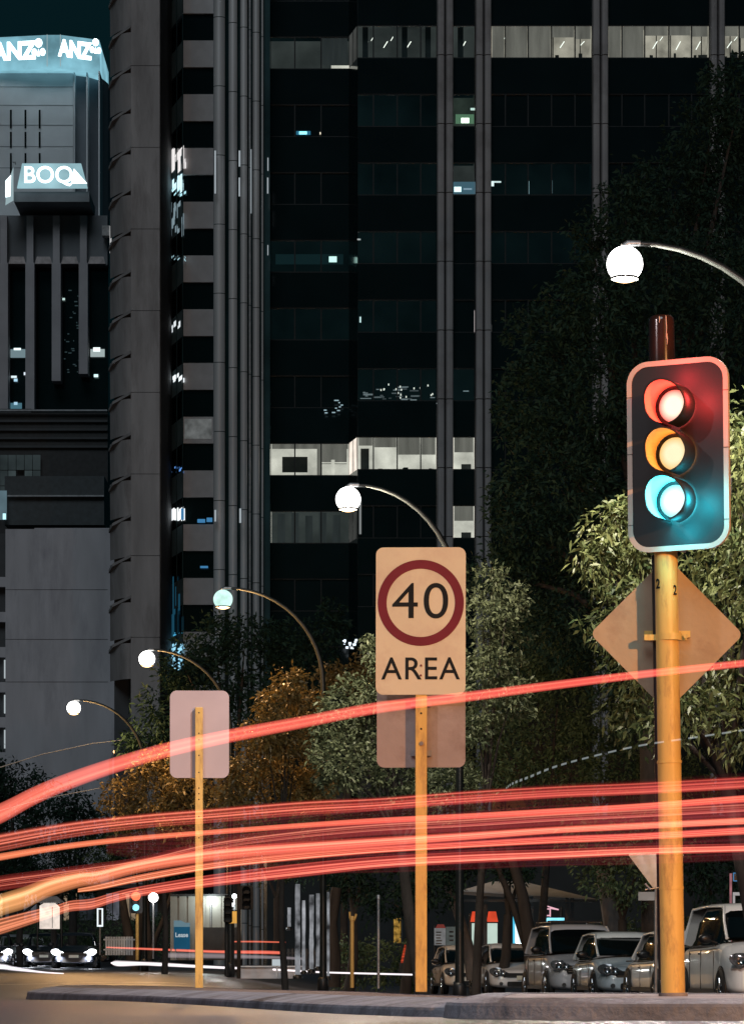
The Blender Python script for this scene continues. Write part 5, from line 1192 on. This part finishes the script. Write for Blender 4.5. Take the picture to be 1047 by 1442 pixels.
def adverts():
    d = 102.; root = thing('lit_advert', 'slanting blue and white lit advertisement panel', 'advertisement', (PX(733, d), d, PZ(1385, d)))
    s = d/FPX
    MB().plate([(-11*s, -22*s), (11*s, -22*s), (11*s, 0), (-3*s, 21*s), (-11*s, 21*s)], .06, Matrix.Translation(at(733, 1309, d))).build('lit_face', emis('advert_face', (.75, .93, 1), 1.3, var=.2, scale=3), root)
    MB().box(PX(721.5, d), PX(724.5, d), d-.02, d-.003, PZ(1331, d), PZ(1288.5, d)).build('blue_edge', emis('advert_blue', (.1, .65, .95), .9), root)
    MB().tube([at(727, 1385, d+.1), at(727, 1331, d+.1)], .05, 6).build('post', M['dark_metal'], root)
    light('advert_light', at(735, 1309, d-.5), 45, (.7, .92, 1), root, .2)
    d = 98.; root = thing('neon_sign', 'pink outlined neon sign over a blue lit strip', 'sign', (PX(777, d), d, PZ(1385, d)))
    s = d/FPX
    MB().box(PX(760, d), PX(794, d), d, d+.06, PZ(1298, d), PZ(1292.5, d)).build('lit_strip', emis('neon_blue', (.25, .8, 1), 1.5, var=.35, scale=6), root)
    m = MB()
    for a, b in (((761, 1279), (761, 1292)), ((767, 1281), (767, 1291)), ((774, 1279), (774, 1291)), ((761, 1280), (774, 1280)), ((761, 1290), (774, 1289)), ((766, 1275), (786, 1281)), ((766, 1275), (766, 1279)), ((774, 1279), (786, 1281))): m.tube([at(*a, d-.02), at(*b, d-.02)], .018, 5)
    m.build('neon_tube', emis('neon_pink', (1, .55, .65), .9), root)
    MB().tube([at(790, 1385, d+.05), at(790, 1277, d+.05)], .04, 6).build('post', M['dark_metal'], root)
    d = 90.; root = thing('ticket_sign', 'blue outlined ticket sign reading TIC at the right frame edge', 'sign', (PX(1040, d), d, PZ(1385, d)))
    MB().box(PX(1030, d), PX(1066, d), d+.02, d+.06, PZ(1241, d), PZ(1229, d)).build('board', M['plastic'], root)
    bl = emis('ticket_blue', (.12, .4, .8), .5)
    m = MB()
    for a, b in (((1032, 1240.5), (1064, 1240.5)), ((1032, 1229), (1032, 1240.5)), ((1032, 1229.5), (1040, 1229.5)), ((1040, 1229.5), (1048, 1225)), ((1048, 1225), (1064, 1229))): m.tube([at(*a, d), at(*b, d)], .013, 5)
    m.build('neon_tube', bl, root)
    text('lettering', 'TICKETS', .2, emis('ticket_letters', (.6, .8, 1), .7), Matrix.Translation(at(1054, 1235.5, d)), root, .004, .003, .9)
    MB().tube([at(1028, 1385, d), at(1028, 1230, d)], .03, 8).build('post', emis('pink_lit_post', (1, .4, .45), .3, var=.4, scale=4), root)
    m = MB(); m.box(PX(1031, d), PX(1066, d), d-.02, d+.02, PZ(1261, d), PZ(1256.5, d)); m.box(PX(1031, d), PX(1034, d), d-.02, d+.02, PZ(1275, d), PZ(1261.2, d)); m.build('white_frame', emis('white_frame_glow', (.8, .75, .75), .45), root)
adverts()
def cone_and_banner():
    d = 100.; root = thing('banner', 'narrow upright yellow patterned banner behind the sign post', 'banner', at(559, 1360, d))
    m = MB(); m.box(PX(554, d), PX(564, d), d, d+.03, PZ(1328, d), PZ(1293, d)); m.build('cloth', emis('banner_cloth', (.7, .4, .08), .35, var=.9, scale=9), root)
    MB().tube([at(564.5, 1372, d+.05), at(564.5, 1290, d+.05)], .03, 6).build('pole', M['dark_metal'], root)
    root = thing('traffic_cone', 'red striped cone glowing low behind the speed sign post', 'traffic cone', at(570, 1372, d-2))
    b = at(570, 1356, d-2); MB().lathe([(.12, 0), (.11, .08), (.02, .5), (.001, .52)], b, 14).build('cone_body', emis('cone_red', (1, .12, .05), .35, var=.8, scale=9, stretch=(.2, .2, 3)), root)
    MB().box(b.x-.17, b.x+.17, b.y-.17, b.y+.17, b.z-.3, b.z).build('base', M['plastic'], root)
cone_and_banner()
def wires():
    d = 130.
    m = MB(); m.tube([at(-30, 1090, d), at(60, 1062, d), at(130, 1047, d), at(190, 1040, d)], .022, 5)
    o = m.build('overhead_wire', M['steel']); tag(o, 'thin overhead wire sloping up to the lamp post nearest the grey wall', 'wire')
    m = MB(); m.tube([at(-30, 1150, d), at(60, 1125, d), at(150, 1108, d)], .018, 5)
    o = m.build('overhead_wire', M['steel']); tag(o, 'fainter overhead wire lower than the other, over the far trees', 'wire')
wires()

# ------------------------------------------------------------------ light streaks of the passing traffic, hanging over the near lane
def depth_of(px):
    xs = [-60, 0, 50, 100, 170, 240, 320, 420, 530, 650, 780, 900, 1047, 1120]; ys = [1166, 1145, 1119, 1098, 1075, 1055, 1038, 1018, 998, 982, 965, 949, 933, 926]
    y = np.interp(px, xs, ys); return 1.58*FPX/(HY-y)
def smooth(pts, n=60):
    P = np.array(pts, float); t = np.arange(len(P)); T = np.linspace(0, len(P)-1, n); out = []
    for c in range(P.shape[1]):
        y = P[:, c]; m_ = np.gradient(y); i = np.minimum(T.astype(int), len(P)-2); f = T-i
        out.append((2*f**3-3*f**2+1)*y[i]+(f**3-2*f**2+f)*m_[i]+(-2*f**3+3*f**2)*y[i+1]+(f**3-f**2)*m_[i+1])
    return np.stack(out, 1)
def streakmat(name, col, s, hard=1.2, lines=.35, core=None, seed=0., dash=0, fine=7., hot=.7):
    m, nt, out = newmat(name); N = nt.nodes; L = nt.links
    uv = N.new('ShaderNodeUVMap'); sp = N.new('ShaderNodeSeparateXYZ'); L.new(uv.outputs[0], sp.inputs[0])
    def mth(op, a, b=None):
        q = N.new('ShaderNodeMath'); q.operation = op
        for i, v in enumerate((a, b)):
            if v is None: continue
            if hasattr(v, 'links'): L.new(v, q.inputs[i])
            else: q.inputs[i].default_value = v
        return q.outputs[0]
    v = mth('SUBTRACT', mth('MULTIPLY', sp.outputs[1], 2.), 1.)
    prof = mth('POWER', mth('MAXIMUM', mth('SUBTRACT', 1., mth('POWER', mth('ABSOLUTE', v), 2.)), 0.), hard)
    cmb = N.new('ShaderNodeCombineXYZ'); L.new(mth('MULTIPLY', sp.outputs[1], fine), cmb.inputs[1]); L.new(mth('MULTIPLY', sp.outputs[0], .5), cmb.inputs[0]); cmb.inputs[2].default_value = seed*3.7
    nz = N.new('ShaderNodeTexNoise'); nz.inputs['Scale'].default_value = 1.; nz.inputs['Detail'].default_value = 3; L.new(cmb.outputs[0], nz.inputs['Vector'])
    mr = N.new('ShaderNodeMapRange'); L.new(nz.outputs['Fac'], mr.inputs[0]); mr.inputs[1].default_value = .3; mr.inputs[2].default_value = .7; mr.inputs[3].default_value = 0; mr.inputs[4].default_value = 1.
    pk = mth('POWER', mr.outputs[0], 2.2)
    st = mth('MULTIPLY', mth('MULTIPLY', prof, mth('ADD', mth('MULTIPLY', pk, lines*2.6), 1-lines)), s*.5)
    if dash:
        st = mth('MULTIPLY', st, mth('GREATER_THAN', mth('SINE', mth('MULTIPLY', sp.outputs[0], dash)), -.2))
    ca = N.new('ShaderNodeValToRGB'); L.new(sp.outputs[0], ca.inputs[0])
    ca.color_ramp.elements[0].color = (*(core or col), 1); ca.color_ramp.elements[1].color = (*col, 1); ca.color_ramp.elements[1].position = .55
    hm = N.new('ShaderNodeMixRGB'); L.new(mth('MULTIPLY', mth('MULTIPLY', pk, prof), hot), hm.inputs[0]); L.new(ca.outputs[0], hm.inputs[1]); hm.inputs[2].default_value = (1, .42, .25, 1)
    e = N.new('ShaderNodeEmission'); L.new(hm.outputs[0], e.inputs[0]); L.new(st, e.inputs[1])
    t = N.new('ShaderNodeBsdfTransparent'); a = N.new('ShaderNodeAddShader'); L.new(e.outputs[0], a.inputs[0]); L.new(t.outputs[0], a.inputs[1]); L.new(a.outputs[0], out.inputs[0])
    m.cycles.emission_sampling = 'NONE'
    return m
def streak(label, pts, mat, doff=0., dfix=None, name='light_trail', group='red light trails over the near lane'):
    """pts (px, py, full thickness px). A long thin lens-section body of light at lamp height above the lane."""
    Q = smooth(pts, 70); m = MB(); vs = []; uvs = []
    n = 10; N_ = len(Q)
    for i, (px, py, th) in enumerate(Q):
        d = (np.interp(px, *dfix) if dfix else float(depth_of(px)))+doff
        c = at(px, py, d); h = th/2/FPX*d
        for k in range(n):
            a = 2*math.pi*k/n
            vs.append((c.x, d+min(.04, h*.6)*math.sin(a), c.z+h*math.cos(a))); uvs.append((i/(N_-1), .5+.5*math.cos(a)))
    fs = [(i*n+k, i*n+(k+1) % n, (i+1)*n+(k+1) % n, (i+1)*n+k) for i in range(N_-1) for k in range(n)]
    m.add(vs, fs, True); o = m.build(name, mat)
    uvl = o.data.uv_layers.new(name='UVMap')
    for lp in o.data.loops: uvl.data[lp.index].uv = uvs[lp.vertex_index]
    tag(o, label, 'light trail', group)
RED, PINK, ORG, DEEP = (1, .075, .065), (1, .10, .085), (1, .34, .09), (.6, .03, .045)
streak('highest single red light trail, sweeping up over the signs', [(-60, 1170, 32), (0, 1146, 30), (50, 1120, 27), (100, 1099, 25), (170, 1075, 23), (240, 1055, 22), (320, 1037, 20), (420, 1018, 18), (530, 997, 17), (650, 982, 15), (780, 965, 13), (900, 950, 12), (1047, 934, 11), (1120, 927, 11)], streakmat('trail_high', PINK, 1.2, .55, .25, (1, .17, .12), fine=4))
streak('upper wide red light trail of the lower bundle', [(-60, 1198, 26), (0, 1186, 27), (100, 1168, 24), (200, 1156, 22), (300, 1148, 22), (420, 1138, 22), (530, 1132, 20), (650, 1123, 20), (780, 1115, 19), (900, 1110, 19), (1047, 1102, 19), (1120, 1098, 19)], streakmat('trail_upper', RED, .85, .7, .85, (1, .17, .11), 1., fine=8), .1)
streak('thin bright orange light trail under the upper wide one', [(-60, 1218, 12), (0, 1207, 11), (100, 1191, 9), (200, 1180, 8), (300, 1172, 8), (420, 1163, 8), (530, 1156, 9), (650, 1150, 9), (780, 1143, 10), (900, 1136, 10), (1047, 1125, 11), (1120, 1121, 11)], streakmat('trail_thin', (1, .12, .08), 1.5, .9, .4, (1, .27, .11), 2.), -.1)
streak('dim red light trail between the upper and orange ones', [(-60, 1256, 20), (0, 1244, 22), (60, 1236, 22), (130, 1226, 20), (200, 1215, 18), (300, 1192, 20), (420, 1176, 22), (530, 1166, 22), (650, 1160, 24), (780, 1152, 24), (900, 1146, 26), (1047, 1138, 26), (1120, 1134, 26)], streakmat('trail_dim', (.9, .07, .08), .42, .8, .8, RED, 3., fine=11), .2)
streak('broad yellow orange light trail, brightest at its wavy end', [(-60, 1298, 34), (0, 1275, 32), (35, 1264, 32), (70, 1249, 29), (110, 1238, 25), (140, 1234, 22), (200, 1219, 20), (300, 1204, 20), (420, 1194, 18), (530, 1186, 15), (650, 1178, 13), (780, 1169, 11), (900, 1163, 11), (1047, 1156, 11), (1120, 1153, 11)], streakmat('trail_orange', (1, .12, .08), 1.35, .7, .5, (1, .52, .17), 4., fine=4), -.2)
streak('second orange light trail hugging the broad one from below', [(110, 1254, 6), (140, 1249, 9), (200, 1236, 11), (300, 1219, 11), (420, 1206, 11), (530, 1197, 10), (650, 1190, 10), (780, 1183, 11), (900, 1178, 11), (1047, 1170, 12), (1120, 1167, 12)], streakmat('trail_second', (1, .11, .08), 1.3, .8, .55, (1, .3, .12), 5.), 0)
streak('lowest wavy red light trail passing behind the lit poster', [(-60, 1322, 26), (0, 1305, 24), (45, 1292, 20), (80, 1282, 16), (100, 1276, 16), (130, 1273, 16), (160, 1264, 15), (200, 1255, 15), (300, 1240, 18), (420, 1226, 20), (530, 1215, 18), (650, 1208, 17), (780, 1203, 15), (900, 1198, 14), (1047, 1194, 13), (1120, 1192, 13)], streakmat('trail_low', (1, .09, .08), 1.0, .7, .65, (1, .32, .14), 6., fine=8), .15)
streak('broad dark red wash of light around the lower bundle', [(150, 1190, 26), (300, 1190, 70), (420, 1184, 92), (530, 1178, 104), (650, 1170, 112), (780, 1162, 118), (900, 1158, 122), (1047, 1150, 126), (1120, 1146, 128)], streakmat('trail_wash', (.8, .08, .12), .13, .5, .8, (.5, .05, .06), 7., fine=26, hot=0), .3)
streak('dashed pale light trail rising under the diamond sign', [(712, 1110, 3), (722, 1103, 4), (745, 1094, 4), (780, 1080, 3.5), (830, 1066, 3), (900, 1050, 3), (980, 1038, 3), (1060, 1026, 3)], streakmat('trail_dash', (.6, .8, .85), .35, .6, .2, None, 8., 150), .5)
WD = ([100, 640, 1100], [120, 82, 62])
streak('white headlamp light trail low across the far road', [(156, 1356, 1), (162, 1356.5, 8), (172, 1357, 9), (200, 1357, 6), (225, 1358, 6), (300, 1362, 4.5), (380, 1365, 3.5), (450, 1369, 3), (520, 1371, 3), (600, 1373, 3)], streakmat('trail_white', (1, .9, .93), 1.9, 1.3, .3, hot=0), 0, WD, group='light trails low across the far road')
streak('fainter white light trail above the bright low one', [(230, 1345, 8), (300, 1346, 8), (380, 1348, 5), (425, 1350, 4)], streakmat('trail_white_dim', (.8, .75, .85), .3, .8, .3), 1, WD, group='light trails low across the far road')
streak('thin red light trail low across the far road', [(150, 1334, 2), (200, 1336, 3), (300, 1340, 4), (370, 1341, 5), (402, 1342, 4)], streakmat('trail_red_thin', (1, .15, .1), 1., .5, .1), 2, WD, group='light trails low across the far road')
streak('short thin red light trail above the low one', [(328, 1326, 2), (360, 1326, 2.5), (402, 1327, 2)], streakmat('trail_red_short', (1, .15, .08), .8, .5, .1), 2, WD, group='light trails low across the far road')
streak('white light trail along the near edge of the far left road', [(-60, 1358, 10), (0, 1361, 9), (20, 1364, 7), (60, 1369, 3), (90, 1371, 2)], streakmat('trail_white_left', (1, .93, 1), 1.6, 1.3, .3, hot=0), 0, ([-60, 100], [95, 88]), group='light trails low across the far road')

# ------------------------------------------------------------------ world, glow of the city, camera
w = bpy.data.worlds.new('World'); S.world = w; w.use_nodes = True
nt = w.node_tree; nt.nodes.clear()
sky = nt.nodes.new('ShaderNodeTexSky'); sky.sky_type = 'NISHITA'; sky.sun_disc = False; sky.sun_elevation = R(-4); sky.sun_rotation = R(200); sky.air_density = 1.; sky.dust_density = .5
hsv = nt.nodes.new('ShaderNodeMixRGB'); hsv.blend_type = 'MULTIPLY'; hsv.inputs[0].default_value = 1; hsv.inputs[2].default_value = (.25, .95, 1, 1)
bg = nt.nodes.new('ShaderNodeBackground'); bg.inputs[1].default_value = .1
bg2 = nt.nodes.new('ShaderNodeBackground'); bg2.inputs[0].default_value = (.07, .45, .6, 1); bg2.inputs[1].default_value = .019
ad = nt.nodes.new('ShaderNodeAddShader'); o_ = nt.nodes.new('ShaderNodeOutputWorld')
nt.links.new(sky.outputs[0], hsv.inputs[1]); nt.links.new(hsv.outputs[0], bg.inputs[0]); nt.links.new(bg.outputs[0], ad.inputs[0]); nt.links.new(bg2.outputs[0], ad.inputs[1]); nt.links.new(ad.outputs[0], o_.inputs[0])
sun = bpy.data.lights.new('city_glow', 'SUN'); sun.energy = .62; sun.angle = R(25); sun.color = (.84, .93, 1)
so = bpy.data.objects.new('city_glow', sun); COL.objects.link(so); so.rotation_euler = (R(50), 0, R(-9)); so.location = (0, -20, 60)

cam = bpy.data.cameras.new('camera'); co = bpy.data.objects.new('camera', cam); COL.objects.link(co)
co.location = (0, 0, CZ); co.rotation_euler = (R(90), 0, 0)
cam.sensor_fit = 'VERTICAL'; cam.sensor_height = 36; cam.lens = FPX/1442*36; cam.shift_y = (HY-721)/1442; cam.clip_end = 2000; cam.clip_start = .1
S.camera = co
S.view_settings.view_transform = 'Standard'; S.view_settings.look = 'None'; S.view_settings.exposure = 0; S.view_settings.gamma = 1
S.render.engine = 'CYCLES'; S.cycles.use_denoising = True; S.cycles.transparent_max_bounces = 32; S.cycles.max_bounces = 6
S.cycles.sample_clamp_indirect = 4; S.cycles.use_light_tree = True
